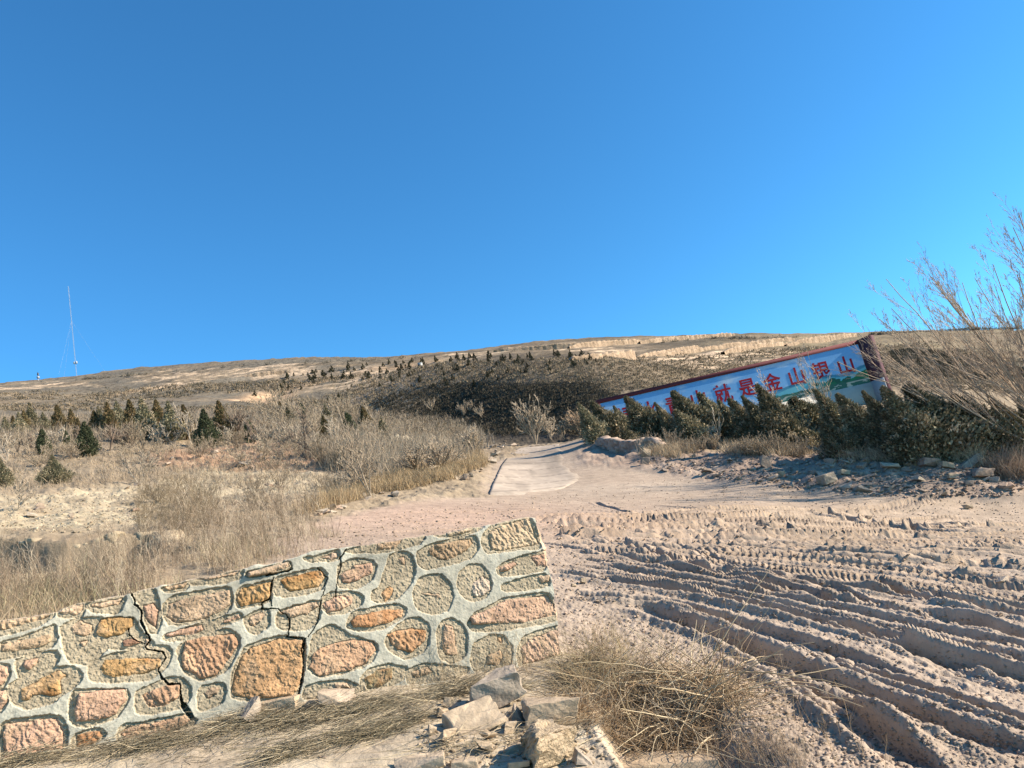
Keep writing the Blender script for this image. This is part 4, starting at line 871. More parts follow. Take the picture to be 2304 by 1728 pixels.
# the ten characters
chars = '绿水青山就是金山银山'
for i, ch in enumerate(chars):
    cu_ = bpy.data.curves.new('text', 'FONT'); cu_.body = ch; cu_.size = 1.12; cu_.extrude = .006; cu_.offset = .022; cu_.align_x = 'CENTER'
    to = bpy.data.objects.new('text', cu_); col.objects.link(to)
    bpy.context.view_layer.update(); dg = bpy.context.evaluated_depsgraph_get()
    me = bpy.data.meshes.new_from_object(to.evaluated_get(dg)); bpy.data.objects.remove(to)
    co = np.array([v.co[:] for v in me.vertices]); 
    if len(co):
        co[:, 0] -= (co[:, 0].max()+co[:, 0].min())/2; co[:, 1] -= (co[:, 1].max()+co[:, 1].min())/2
        sx_, sy_ = 1.0, 1.06
        new = np.stack([co[:, 0]*sx_, -.010-co[:, 2], co[:, 1]*sy_], -1); me.vertices.foreach_set('co', new.ravel().astype(np.float32))
    at = me.color_attributes.new('col', 'FLOAT_COLOR', 'POINT'); at.data.foreach_set('color', np.tile((.38,.015,.03,1), (len(co), 1)).ravel().astype(np.float32))
    me.materials.clear(); me.materials.append(MAT['red']); me.update()
    o = link('character', me, board); o.location = (-1.15-(9-i)*(BL-1.1)/9.95, -.0, -1.33)
# ------------------------------------------------------------------ masts on the skyline
def tubes(Pp, Rr, S=4, jit=None):
    """Pp (N,K,3), Rr (N,K): N bent round bars of K rings"""
    N_, K_ = Pp.shape[:2]; T = np.gradient(Pp, axis=1); T /= np.linalg.norm(T, axis=2)[..., None]+1e-9
    a = np.cross(T, np.array([.31, .22, 1.0])); bad = np.linalg.norm(a, axis=2) < 1e-3; a[bad] = (1, 0, 0); a /= np.linalg.norm(a, axis=2)[..., None]; b = np.cross(T, a)
    th_ = np.arange(S)*2*math.pi/S
    VV = Pp[:, :, None]+Rr[:, :, None, None]*(a[:, :, None]*np.cos(th_)[None, None, :, None]+b[:, :, None]*np.sin(th_)[None, None, :, None])
    J_ = np.arange(N_*K_*S).reshape(N_, K_, S); nx_ = np.roll(J_, -1, 2)
    FF = np.stack([J_[:, :-1], nx_[:, :-1], nx_[:, 1:], J_[:, 1:]], -1).reshape(-1, 4)
    return VV.reshape(-1, 3), FF
MAT['metal'] = attr_mat('galvanised_steel', 20, .05, .5, 0, spec=.5)
mb = pt(173, 851, 480.); mh = 226*480/1740.
mast = thing('guyed_mast', tuple(mb), 'tall thin white lattice mast standing on the left skyline', 'mast')
legs = np.array([[(.22*math.cos(a), .22*math.sin(a), z) for z in np.linspace(0, mh, 12)] for a in (0.3, 2.4, 4.5)]); v, f = tubes(legs, np.full((3, 12), .045), 4)
mobj('mast_leg', v, f, np.tile((.36,.42,.48), (len(v), 1)), MAT['metal'], mast)
zz_ = np.arange(.5, mh, .9); br = []
for k, z in enumerate(zz_[:-1]):
    a, b_ = legs[k % 3][0][:2], legs[(k+1) % 3][0][:2]; br.append([(*a, z), (*b_, z+.9)]); br.append([(*b_, z), (*legs[(k+2) % 3][0][:2], z+.9)])
v, f = tubes(np.array(br), np.full((len(br), 2), .022), 3); mobj('bracing', v, f, np.tile((.34,.40,.46), (len(v), 1)), MAT['metal'], mast)
for s_2 in (-1, 1): boxo('equipment_box', (s_2*.7-.35, -.4, 9.6), (s_2*.7+.35, .4, 11), (.45,.52,.58), 'metal', mast)
for a in (0.5, 2.6, 4.7):
    g_ = np.array([[(0, 0, mh*.62), (18*math.cos(a), 18*math.sin(a), -2)]]); v, f = tubes(g_, np.full((1, 2), .02), 3); mobj('guy_wire', v, f, np.tile((.5,.5,.5), (len(v), 1)), MAT['metal'], mast)
m2 = pt(87, 862, 490.); pm = thing('weather_mast', tuple(m2), 'short pole with a dark cap on the far left skyline', 'mast')
v, f = tubes(np.array([[(0, 0, -1), (0, 0, 4), (0, 0, 7.0)]]), np.full((1, 3), .12), 5); mobj('pole', v, f, np.tile((.6,.6,.62), (len(v), 1)), MAT['metal'], pm)
boxo('housing', (-.7, -.5, 3.2), (.7, .5, 4.4), (.4,.42,.45), 'metal', pm); v, f = tubes(np.array([[(0, 0, 5.2), (0, 0, 6.2), (0, 0, 7.4)]]), np.array([[.55, .6, .1]]), 6); mobj('cap', v, f, np.tile((.03,.03,.03), (len(v), 1)), MAT['metal'], pm)
# small pale hut on the hill
hb = hit1(946, 823); hZ = hb@Fv; hk = hZ/1740.
hut = thing('hut', tuple(hb), 'tiny pale grey hut on the hillside below the terrace walls', 'hut')
boxo('wall', (-5*hk, -3*hk, -1), (5*hk, 3*hk, 6*hk), (.55,.55,.55), 'paint', hut); boxo('roof', (-5.6*hk, -3.6*hk, 6*hk+.003), (5.6*hk, 3.6*hk, 7*hk), (.42,.44,.46), 'paint', hut); boxo('door', (-1.2*hk, -3*hk-.05, -1), (1.2*hk, -3*hk-.003, 4*hk), (.15,.14,.13), 'paint', hut)
# ------------------------------------------------------------------ plants
def leaf_mat(name, rough=.8, transl=.25):
    m = bpy.data.materials.new(name); m.use_nodes = True; t = m.node_tree; N, L = t.nodes.new, t.links.new; b = t.nodes['Principled BSDF']
    a = N('ShaderNodeVertexColor'); a.layer_name = 'col'; oi = N('ShaderNodeObjectInfo'); mr = N('ShaderNodeMapRange'); mr.inputs['To Min'].default_value = .8; mr.inputs['To Max'].default_value = 1.2
    L(oi.outputs['Random'], mr.inputs['Value']); vm = N('ShaderNodeVectorMath'); vm.operation = 'SCALE'; L(a.outputs['Color'], vm.inputs[0]); L(mr.outputs[0], vm.inputs['Scale']); L(vm.outputs[0], b.inputs['Base Color'])
    b.inputs['Roughness'].default_value = rough; b.inputs['Specular IOR Level'].default_value = .1
    if transl > 0:
        tr_ = N('ShaderNodeBsdfTranslucent'); L(vm.outputs[0], tr_.inputs['Color']); mx_ = N('ShaderNodeMixShader'); mx_.inputs[0].default_value = transl
        L(b.outputs[0], mx_.inputs[1]); L(tr_.outputs[0], mx_.inputs[2]); L(mx_.outputs[0], t.nodes['Material Output'].inputs['Surface'])
    return m
MAT['needles'] = leaf_mat('cypress_sprays', .85, .15); MAT['straw'] = leaf_mat('dry_straw', .9, .2); MAT['bark'] = leaf_mat('bark', .95, 0)
def quadleaf(P, D, Ln, Wd, S_=None):
    """rhombic sprays: P (N,3) roots, D unit directions, length, width"""
    n_ = len(P); s = rng.normal(size=(n_, 3)) if S_ is None else S_; s -= (s*D).sum(1)[:, None]*D; s /= np.linalg.norm(s, axis=1)[:, None]
    a = P; b = P+D*Ln[:, None]*.45+s*Wd[:, None]*.5; c = P+D*Ln[:, None]; d = P+D*Ln[:, None]*.45-s*Wd[:, None]*.5
    return np.stack([a, b, c, d], 1).reshape(-1, 3), np.arange(n_*4).reshape(-1, 4)
def unit(v): return v/(np.linalg.norm(v, axis=-1)[..., None]+1e-9)
def cypress_proto(seed, wid, shape, ncl, nl, cols, leaf=.11):
    """unit-height cypress crown: returns crown mesh and trunk mesh"""
    r = np.random.default_rng(seed)
    t = r.random(ncl)**.8; prof = wid*.5*np.where(t < .18, .55+t/.18*.45, (1-(t-.18)/.82)**(shape*1.8))+.006
    ph = r.uniform(0, 6.283, ncl); lob = 1+.16*np.sin(ph*2+seed)+.16*np.sin(ph*3+t*9+seed*2)+.12*r.normal(size=ncl)
    rad = prof*np.clip(lob, .55, 1.3)*r.uniform(.25, 1.0, ncl)**.5
    cen = np.stack([rad*np.cos(ph), rad*np.sin(ph), .02+t*.93], -1)
    out = np.stack([np.cos(ph), np.sin(ph), np.zeros(ncl)], -1)
    cs = np.array(cols)[r.choice(len(cols), ncl, p=None)]*r.uniform(.75, 1.25, (ncl, 1))
    nn = ncl*nl; ci = np.repeat(np.arange(ncl), nl)
    clr = .006+.04*(1-t[ci])
    P_ = cen[ci]+r.normal(size=(nn, 3))*clr[:, None]*np.array([.8, .8, 1.3]); D_ = unit(out[ci]*r.uniform(.1, .9, (nn, 1))+np.array([0, 0, 1.0])+r.normal(size=(nn, 3))*.35)
    Ln = leaf*r.uniform(.35, .75, nn)*(1-.55*t[ci]); V_, F_ = quadleaf(P_, D_, Ln, Ln*r.uniform(.28, .5, nn))
    cc_ = np.repeat(cs[ci]*r.uniform(.8, 1.25, (nn, 1)), 4, 0)
    crown = mesh_data('crown', V_, F_, cc_, MAT['needles'])
    pa = np.array([[(0, 0, z) for z in (-.05, .1, .35, .7, .95)]]); v, f = tubes(pa, np.array([[.022, .018, .014, .009, .003]]), 7)
    br = []
    for k in range(26):
        z = r.uniform(.05, .8); a = r.uniform(0, 6.28); l = wid*.42*(1-z)**.8; br.append([(0, 0, z), (l*.5*math.cos(a), l*.5*math.sin(a), z+.05), (l*math.cos(a), l*math.sin(a), z+.14)])
    v2, f2 = tubes(np.array(br), np.tile([.006, .004, .001], (26, 1)), 4)
    trunk = mesh_data('trunk', np.vstack([v, v2]), np.vstack([f, f2+len(v)]), np.tile((.12, .085, .06), (len(v)+len(v2), 1)), MAT['bark'])
    return crown, trunk
OLV_ = [(.20,.18,.115),(.14,.135,.085),(.28,.24,.155),(.38,.31,.21),(.095,.096,.062)]
GRN_ = [(.065,.08,.045),(.09,.10,.055),(.055,.065,.04)]
BRN_ = [(.20,.14,.075),(.15,.115,.06),(.10,.09,.048)]
cyA = [cypress_proto(100+i, w_, s_, 520, 40, OLV_, .078) for i, (w_, s_) in enumerate([(.42,.75),(.36,.7),(.48,.9),(.40,.65),(.55,.8)])]
cyB = [cypress_proto(120+i, w_, s_, 260, 26, BRN_ if i % 2 else OLV_, .11) for i, (w_, s_) in enumerate([(.34,.7),(.38,.75),(.42,.8),(.36,.6)])]
cyG = [cypress_proto(140+i, w_, s_, 260, 26, GRN_, .11) for i, (w_, s_) in enumerate([(.36,.4),(.30,.4),(.5,.7)])]
cyD = [cypress_proto(150+i, w_, .8, 36, 10, [(.045,.045,.028),(.06,.055,.035)], .4) for i, w_ in enumerate([.45,.55,.6])]
def put_tree(protos_, k, name, P, h, wscale, label, cat, group, lean=(0, 0), parts=('crown', 'trunk')):
    e = thing(name, tuple(P), label, cat, group); e.scale = (h*wscale, h*wscale, h); e.rotation_euler = (lean[0], lean[1], rng.uniform(0, 6.28)*0); 
    for nm, me in zip(parts, protos_[k]):
        o = link(nm, me, e); o.rotation_euler = (0, 0, (k*1.7+P[0]*3.1) % 6.28)
    return e
def tree_at(bx_, by_, ty_, Zf=None):
    P = hit1(bx_, by_); Z = P@Fv; return P, (by_-ty_)*Z/1745., Z
hedge = [(1352,994,890,32),(1392,991,882,42),(1428,992,900,36),(1482,996,868,52),(1534,1004,888,40),(1592,1010,858,66),(1652,1013,862,48),(1692,1016,878,48),(1722,1018,872,48),(1752,1020,868,52),(1792,1020,843,58),
 (1862,1022,874,88),(1938,1025,846,66),(1988,1030,856,58),(2046,1034,852,58),(2096,1036,842,80),(2154,1040,838,92),(2204,1041,848,74),(2254,1046,862,80),(2336,1050,872,92),(2410,1050,866,80),(2480,1052,870,80),
 (1426,1000,948,32),(2062,1040,905,64),(1900,1030,925,50),(2296,1050,935,40),(1576,1012,905,46),(1826,1024,930,50)]
hs_ = sorted(range(len(hedge)), key=lambda i: hedge[i][0])
hname = {}
for rk, i in enumerate(hs_): hname[i] = ordw(rk)
for i, (bx_, by_, ty_, wp) in enumerate(hedge):
    by_ = by_-10*min(1, max(0, (bx_-1450)/150))
    P, h, Z = tree_at(bx_, by_, ty_); wm = wp*Z/FPX; k = i % 5; w0 = (.42, .36, .48, .40, .55)[k]
    kind = 'small low' if by_-ty_ < 70 else ('tall' if by_-ty_ > 170 else 'olive-brown')
    put_tree(cyA, k, 'cypress_tree', P-np.array([0, 0, .05]), h*1.07, wm*1.6/(h*w0), '%s cypress leaning left, %s from the left in the hedge before the painted wall' % (kind, hname[i]), 'tree', 'cypresses of the hedge in front of the painted wall', (0, -.26-.12*rng.random()))
# woodland at left: (base x, base y, top y) read at 800/2212 scale
wl_ = [(40,262,185,'o'),(92,255,180,'o'),(132,268,162,'o'),(162,245,150,'o'),(203,235,108,'o'),(278,385,238,'g'),(280,240,158,'o'),(372,232,118,'o'),(408,320,240,'g'),(455,235,140,'o'),(552,390,190,'g'),(602,250,150,'o'),
 (630,225,122,'o'),(690,245,106,'o'),(748,225,98,'o'),(832,245,92,'o'),(915,290,92,'o'),(1002,260,96,'o'),(1082,290,108,'o'),(1172,285,126,'o'),(1302,328,110,'g'),(1400,290,106,'o'),(1562,305,178,'g'),(1762,180,92,'o'),(1812,205,112,'o'),(1892,170,78,'g'),(2052,230,112,'o'),(2042,305,190,'o'),(2192,295,135,'g'),
 (345,560,398,'b'),(15,585,415,'b'),(2290,250,130,'o'),(2400,300,190,'o'),(500,300,200,'o')]
ws = sorted(range(len(wl_)), key=lambda i: wl_[i][0]); wn = {i: ordw(k) for k, i in enumerate(ws)}
for i, (a, b_, c_, kd) in enumerate(wl_):
    bx_, by_, ty_ = a*.3617, 880+b_*.3617, 880+c_*.3617
    P, h, Z = tree_at(bx_, by_+6, ty_-3)
    pr = {'o': cyB, 'g': cyG, 'b': cyA}[kd]; k = i % len(pr)
    if kd == 'g': k = 2 if b_ == 328 else i % 2
    lab = {'o': 'dull olive-brown conifer', 'g': 'darker green conifer', 'b': 'bushy dark juniper'}[kd]
    put_tree(pr, k, 'conifer', P, h*(1.3 if kd == 'o' else 1.05), 1.35 if kd != 'b' else 1.6, '%s in the scrub woodland, %s from the left' % (lab, wn[i]), 'tree', 'conifers of the scrub woodland', (0, -.04))
# conifers dotted over the hill
hp_ = []
band = np.array([(540,905),(620,850),(760,830),(900,815),(1050,805),(1200,800),(1330,798),(1345,815),(1250,850),(1100,858),(950,880),(800,905),(700,920)], float)
while len(hp_) < 150:
    q = rng.uniform(band.min(0), band.max(0), (50, 2)); q = q[sdf(q[:, 0], q[:, 1], band) < 0]
    d1, _, _, _ = polyd(q[:, 0], q[:, 1], np.array([(600,848),(760,830),(900,818),(1060,812),(1200,806),(1345,802)], float)); q = q[rng.random(len(q)) < np.exp(-d1/22)+.12]; hp_ += list(q)
hp_ = np.array(hp_[:150]); Wp = hitg(hp_[:, 0], hp_[:, 1])
for i, P in enumerate(Wp):
    Z = P@Fv; put_tree(cyD, i % 3, 'hill_conifer', P-np.array([0, 0, .1]), rng.uniform(7, 19)*Z/1745., rng.uniform(.8, 1.3), 'small dark conifer dotted on the scrubby hillside below the terraces', 'tree', 'small conifers on the hillside')
P, h, Z = tree_at(1068, 872, 852); put_tree(cyD, 0, 'hill_conifer', P, h, .9, 'lone dark pointed conifer above the shaded gully slope', 'tree', None)
# ---- bare trees and shrubs
def grow(P0, D0, Ln, R0_, K, up, jit, r_=None):
    """grow N branches of K points; returns (N,K,3),(N,K)"""
    n_ = len(P0); pts = [P0]; D = D0.copy(); st = Ln/(K-1)
    for k in range(K-1):
        D = unit(D+np.array([0, 0, up])/(K)+rng.normal(size=(n_, 3))*jit); pts.append(pts[-1]+D*st[:, None])
    return np.stack(pts, 1), R0_[:, None]*np.linspace(1, .32, K)[None]
def bare_tree(h, stems, spread, levels=3, nb=(9, 6, 4), up=.5, jit=.1, r0=.02, ratio=(.55, .5, .5), ang=(.6, .6, .6), base=.0, trunk=0.0, minr=.002, K0=9, dirbias=(0, 0, 0)):
    """-> list of (P,R) per level, local coordinates"""
    out = []; ph = rng.uniform(0, 6.28, stems); th_ = spread*np.sqrt(rng.random(stems))
    if stems == 1: th_[:] = spread*.3
    D = unit(np.stack([np.sin(th_)*np.cos(ph), np.sin(th_)*np.sin(ph), np.cos(th_)], -1)+np.array(dirbias))
    P0 = np.zeros((stems, 3))+np.array([0, 0, trunk*h])+rng.normal(size=(stems, 3))*np.array([base, base, 0])
    Ln = h*(1-trunk)*rng.uniform(.7, 1.0, stems)
    Pp, Rr = grow(P0, D, Ln, np.full(stems, r0*h*(.9 if stems == 1 else .55)), K0, up, jit)
    if trunk > 0:
        tp, trr = grow(np.zeros((1, 3))-np.array([0, 0, .1]), np.array([[0.05, 0, 1.0]]), np.array([h*trunk+.1]), np.array([r0*h]), 5, .2, .06); Pp[:, :, :] += (tp[0, -1]-np.array([0, 0, trunk*h])); trr[:] = r0*h*.95; out.append((tp, trr))
    out.append((Pp, Rr)); par = (Pp, Rr, Ln)
    for lv in range(levels):
        Pp, Rr, Ln = par; n_, K_ = Pp.shape[:2]; m = nb[lv]
        t = rng.uniform(.18 if lv else .22, .97, (n_, m)); f_ = t*(K_-1); i_ = np.minimum(f_.astype(int), K_-2); fr_ = (f_-i_)[..., None]
        I_ = np.arange(n_)[:, None]; A_ = Pp[I_, i_]; B_ = Pp[I_, i_+1]; C0 = (A_*(1-fr_)+B_*fr_).reshape(-1, 3); T_ = unit(B_-A_).reshape(-1, 3)
        s = rng.normal(size=T_.shape); s -= (s*T_).sum(1)[:, None]*T_; s = unit(s); an = ang[lv]*rng.uniform(.5, 1.2, len(T_))
        D = unit(T_*np.cos(an)[:, None]+s*np.sin(an)[:, None]); L2 = (Ln[:, None]*ratio[lv]*(1.05-.65*t)).ravel()*rng.uniform(.6, 1.1, len(T_))
        rr = np.maximum(((Rr[I_, i_]*.62)).ravel(), minr)
        P2, R2 = grow(C0, D, L2, rr, 6 if lv == 0 else 4, up*.8, jit*1.1); out.append((P2, R2)); par = (P2, R2, L2)
    return out
def bt_meshes(levels_, c1, c2, ntrunk=2, S=(6, 4, 3, 3, 3)):
    ms = []
    for nm, sub_ in (('trunk', levels_[:ntrunk]), ('branches', levels_[ntrunk:])):
        V_, F_, C_ = [], [], []; k = 0
        for i, (p, r_) in enumerate(sub_):
            v, f = tubes(p, r_, S[min(i+(0 if nm == 'trunk' else 2), 4)]); V_.append(v); F_.append(f+k); k += len(v)
            cb = np.array(c1 if nm == 'trunk' else c2)*rng.uniform(.7, 1.3, (len(p), 1)); C_.append(np.repeat(cb, len(v)//len(p), 0))
        ms.append(mesh_data(nm, np.vstack(V_), np.vstack(F_), np.vstack(C_), MAT['bark']))
    return ms
def put_bare(P, ms, label, cat='tree', group=None, name='bare_tree', scale=1.0, lean=(0, 0), rz=0):
    e = thing(name, tuple(P), label, cat, group); e.scale = (scale,)*3; e.rotation_euler = (lean[0], lean[1], rz)
    for m_ in ms: link(m_.name.split('.')[0], m_, e)
    return e
GB1, GB2 = (.30,.245,.185), (.34,.275,.205)
# the big spreading one at the right edge
P = hit1(2440, 1058); Zb = P@Fv; hb_ = 570*Zb/1745.
lv = bare_tree(hb_*1.08, 36, .72, 4, (7, 7, 5, 3), .42, .05, .0075, (.5, .5, .5, .5), (.36, .42, .5, .5), base=.25, minr=.0048, K0=12, dirbias=(-.1, 0, 0))
put_bare(P, bt_meshes(lv, (.36,.285,.21), (.42,.33,.25), 1), 'big bare many-stemmed tree at the right edge, spreading over the cypress hedge', name='bare_tree', lean=(0, -.10))
def bare_at(bx_, by_, ty_, stems, spread, label, cat='tree', nb=(8, 6, 4), levels=3, trunk=0., minpx=.62, c1=GB1, c2=GB2, name='bare_tree', up=.5, r0=.02, lean=0., ang=(.6,.6,.6), jit=.1, **kw):
    P, h, Z = tree_at(bx_, by_, ty_); mr_ = minpx*Z/FPX
    lv = bare_tree(h, stems, spread, levels, nb, up, jit, r0, (.55, .5, .5), ang, trunk=trunk, minr=mr_, **kw)
    nt_ = (2 if trunk > 0 else 1); return put_bare(P, bt_meshes(lv, c1, c2, nt_), label, cat, None, name, lean=(0, lean))
Z6 = lambda a, b: (700+a*.3164, 850+b*.3164)
bare_at(*Z6(425, 842), 850+175*.3164, 3, .30, 'slender pale bare tree rising above the shrubs left of the concrete track', nb=(9,6,4), r0=.013, lean=-.05, up=.6)
bare_at(*Z6(512, 755), 850+260*.3164, 2, .25, 'thin pale sapling just right of the slender bare tree', nb=(7,5,4), r0=.012, up=.6)
bare_at(*Z6(340, 790), 850+520*.3164, 26, 1.25, 'low wide bare shrub with arching stems round the slender tree', 'shrub', nb=(6,5,3), r0=.018, name='bare_shrub', up=.25, c1=(.22,.17,.12))
bare_at(*Z6(752, 700), 850+455*.3164, 16, 1.15, 'spreading bare shrub with a dark stub trunk in the dry grass', 'shrub', nb=(7,6,4), trunk=.18, r0=.04, name='bare_shrub', up=.35, c1=(.17,.125,.085))
bare_at(*Z6(925, 665), 850+400*.3164, 30, 1.2, 'dense rounded bare shrub above the dry grass strip', 'shrub', nb=(7,6,4), r0=.016, name='bare_shrub', up=.3, c1=(.22,.16,.11))
bare_at(*Z6(1150, 540), 850+330*.3164, 16, .7, 'bare shrub with upright tips beside the head of the track', 'shrub', nb=(7,6,4), r0=.016, name='bare_shrub')
bare_at(*Z6(1600, 474), 850+148*.3164, 9, .50, 'feathery bare tree at the bend of the track against the dark slope', nb=(10,6,4), r0=.016)
bare_at(*Z6(1712, 450), 850+245*.3164, 9, .42, 'smaller bare tree right of the feathery one at the track bend', nb=(8,5,3), r0=.016)
bare_at(*Z6(1800, 440), 850+300*.3164, 8, .5, 'small grey bare shrub between the track bend and the reddish bush', 'shrub', nb=(7,5,3), r0=.016, name='bare_shrub')
bare_at(*Z6(1915, 410), 850+215*.3164, 34, .60, 'dense reddish-tan bush at the left end of the cypress hedge', 'bush', nb=(6,4,3), r0=.010, name='dry_bush', c1=(.36,.25,.17), c2=(.42,.30,.20))
for (a, b_, c_, lab) in ((1222,292,172,'fan-shaped pale sapling on the shaded gully slope'),(1092,275,150,'pale sapling left of the fan-shaped one on the shaded slope'),(858,235,140,'small grey sapling at the left of the shaded slope'),(1130,240,150,'tiny pale sapling high on the shaded slope')):
    bare_at(*Z6(a, b_), 850+c_*.3164, 10, .55, lab, nb=(6,4,3), r0=.013, name='sapling', minpx=.4)
Z0 = lambda a, b: (a*.3617, 880+b*.3617)
for (a, b_, c_, st_, sp_, tk, lab) in (
  (682,388,175,9,1.15,.42,'small tree with a thin dark bent trunk in the scrub woodland'),(1502,305,85,14,1.2,.30,'dark spreading bare tree beside the widest green conifer'),(1192,335,75,6,.35,.0,'pale upright bare tree left of the widest green conifer'),
  (348,385,205,7,.6,.0,'pale bare tree behind the bushy juniper'),(1905,425,60,4,.3,.0,'tall thin pale bare tree right of the dark spreading tree'),(872,585,330,6,.7,.0,'bare sapling in front of the reddish bank'),(45,440,240,6,.8,.0,'grey bare tree at the far left of the woodland'),
  (180,380,250,5,.6,.0,'thin grey bare tree near the left edge behind the dark juniper'),(1000,330,190,8,.9,.0,'grey bare shrub-like tree in the middle of the woodland'),(1080,330,200,7,.8,.0,'light grey bare tree before the olive conifers'),(500,385,190,5,.3,.2,'slim dark bare tree beside the leaning green conifer'),
  (2100,360,160,7,.6,.0,'grey bare tree at the right end of the woodland'),(1660,350,200,12,.9,.0,'rounded grey bare thicket behind the reddish bank'),(1780,350,170,12,.9,.0,'taller grey thicket behind the reddish bank'),(1950,400,230,10,.8,.0,'grey thicket at the right of the reddish bank'),
  (110,740,520,6,.7,.0,'pale bare sapling standing on the rocky terrace at far left'),(1980,735,560,3,.25,.0,'thin pale sapling on the slope left of the slender tree'),(250,385,270,7,.8,.0,'low grey thicket around the narrow dark green conifer'),(770,350,200,9,.8,.0,'grey thicket right of the bent dark trunk'),
  (1420,335,180,6,.5,.0,'pale thin bare tree right of the widest green conifer'),(1580,330,150,8,.8,.0,'grey twiggy tree right of the dark spreading one')):
    bx_, by_ = Z0(a, b_); dk = 'dark' in lab
    bare_at(bx_, by_, 880+c_*.3617, st_, sp_, lab, nb=(7,5,4), trunk=tk, r0=.022 if tk else .014, c1=(.12,.09,.07) if dk else (.33,.28,.22), c2=(.2,.155,.12) if dk else (.33,.28,.22), minpx=.66)
shp = []
for k in range(6):
    lv = bare_tree(1.0, (14, 9, 18, 7, 22, 12)[k], (1.1, .8, 1.25, .6, 1.0, 1.2)[k], 3, (5, 5, 3), .3, .12, .016, (.5, .5, .5), (.6, .6, .6), minr=.0065); shp.append(bt_meshes(lv, (.17,.13,.095), (.30,.245,.18), 1))
def shrubs(n, poly, h0, h1, label, group):
    P_ = np.array(poly, float); lo = P_.min(0); hi = P_.max(0); c = np.zeros((0, 2))
    while len(c) < n:
        q = rng.uniform(lo, hi, (n*2, 2)); c = np.vstack([c, q[sdf(q[:, 0], q[:, 1], P_) < 0]])
    for i, P in enumerate(hitg(c[:n, 0], c[:n, 1])):
        sc_ = rng.uniform(h0, h1)*(P@Fv)/1745.; put_bare(P, shp[i % 6], label, 'shrub', group, 'bare_shrub', sc_, rz=rng.uniform(0, 6.28))
shrubs(46, [(0,1000),(300,990),(700,985),(1000,985),(1030,1010),(900,1050),(700,1060),(300,1050),(0,1060)], 30, 75, 'small grey bare shrub among the dry grass below the woodland', 'bare shrubs below the woodland')
shrubs(34, [(560,950),(760,935),(900,965),(1060,980),(1060,1000),(900,1000),(700,990),(560,990)], 45, 85, 'pale bare shrub in the thicket between woodland and shaded slope', 'bare shrubs of the thicket')
shrubs(20, [(340,1110),(620,1090),(800,1095),(700,1150),(450,1180),(330,1170)], 30, 60, 'low bare shrub at the edge of the rocky terrace behind the weeds', 'bare shrubs edging the rocky terrace')
shrubs(24, [(1350,998),(1500,1006),(1700,1016),(1900,1026),(1900,1034),(1700,1026),(1500,1014)], 30, 60, 'low twiggy shrub at the foot of the cypress hedge', 'low shrubs along the hedge foot')
# bare saplings before the painted wall
Z4 = lambda a, b: (1300+a*.3255, 720+b*.3255)
bare_at(*Z4(1790, 800), 720+150*.3255, 4, .24, 'pale bare sapling whose twigs cross the painted wall', nb=(7,5,3), r0=.011, c1=(.42,.35,.27), c2=(.42,.35,.27), up=.7, minpx=.42)
bare_at(*Z4(1475, 880), 720+330*.3255, 6, .4, 'bare sapling before the middle of the painted wall', nb=(7,5,3), r0=.010, c1=(.36,.30,.23), c2=(.38,.31,.24))
bare_at(*Z4(1000, 880), 720+600*.3255, 5, .7, 'pale forked bare shrub in front of the hedge', 'shrub', nb=(4,3,2), r0=.018, c1=(.40,.34,.26), c2=(.40,.34,.26), name='bare_shrub')
bare_at(*Z4(1450, 890), 720+655*.3255, 3, .5, 'thin pale shoot in front of the dark hedge centre', 'shrub', nb=(3,3,2), r0=.014, c1=(.40,.34,.26), c2=(.40,.34,.26), name='bare_shrub')
bare_at(*Z4(1310, 880), 720+730*.3255, 2, .2, 'short pale shoot left of the thin shoot by the hedge', 'shrub', nb=(3,2,2), r0=.014, c1=(.40,.34,.26), c2=(.40,.34,.26), name='bare_shrub')
bare_at(*Z4(940, 640), 720+400*.3255, 6, .5, 'grey bare sapling behind the hedge near the middle red characters', nb=(6,4,3), r0=.010)
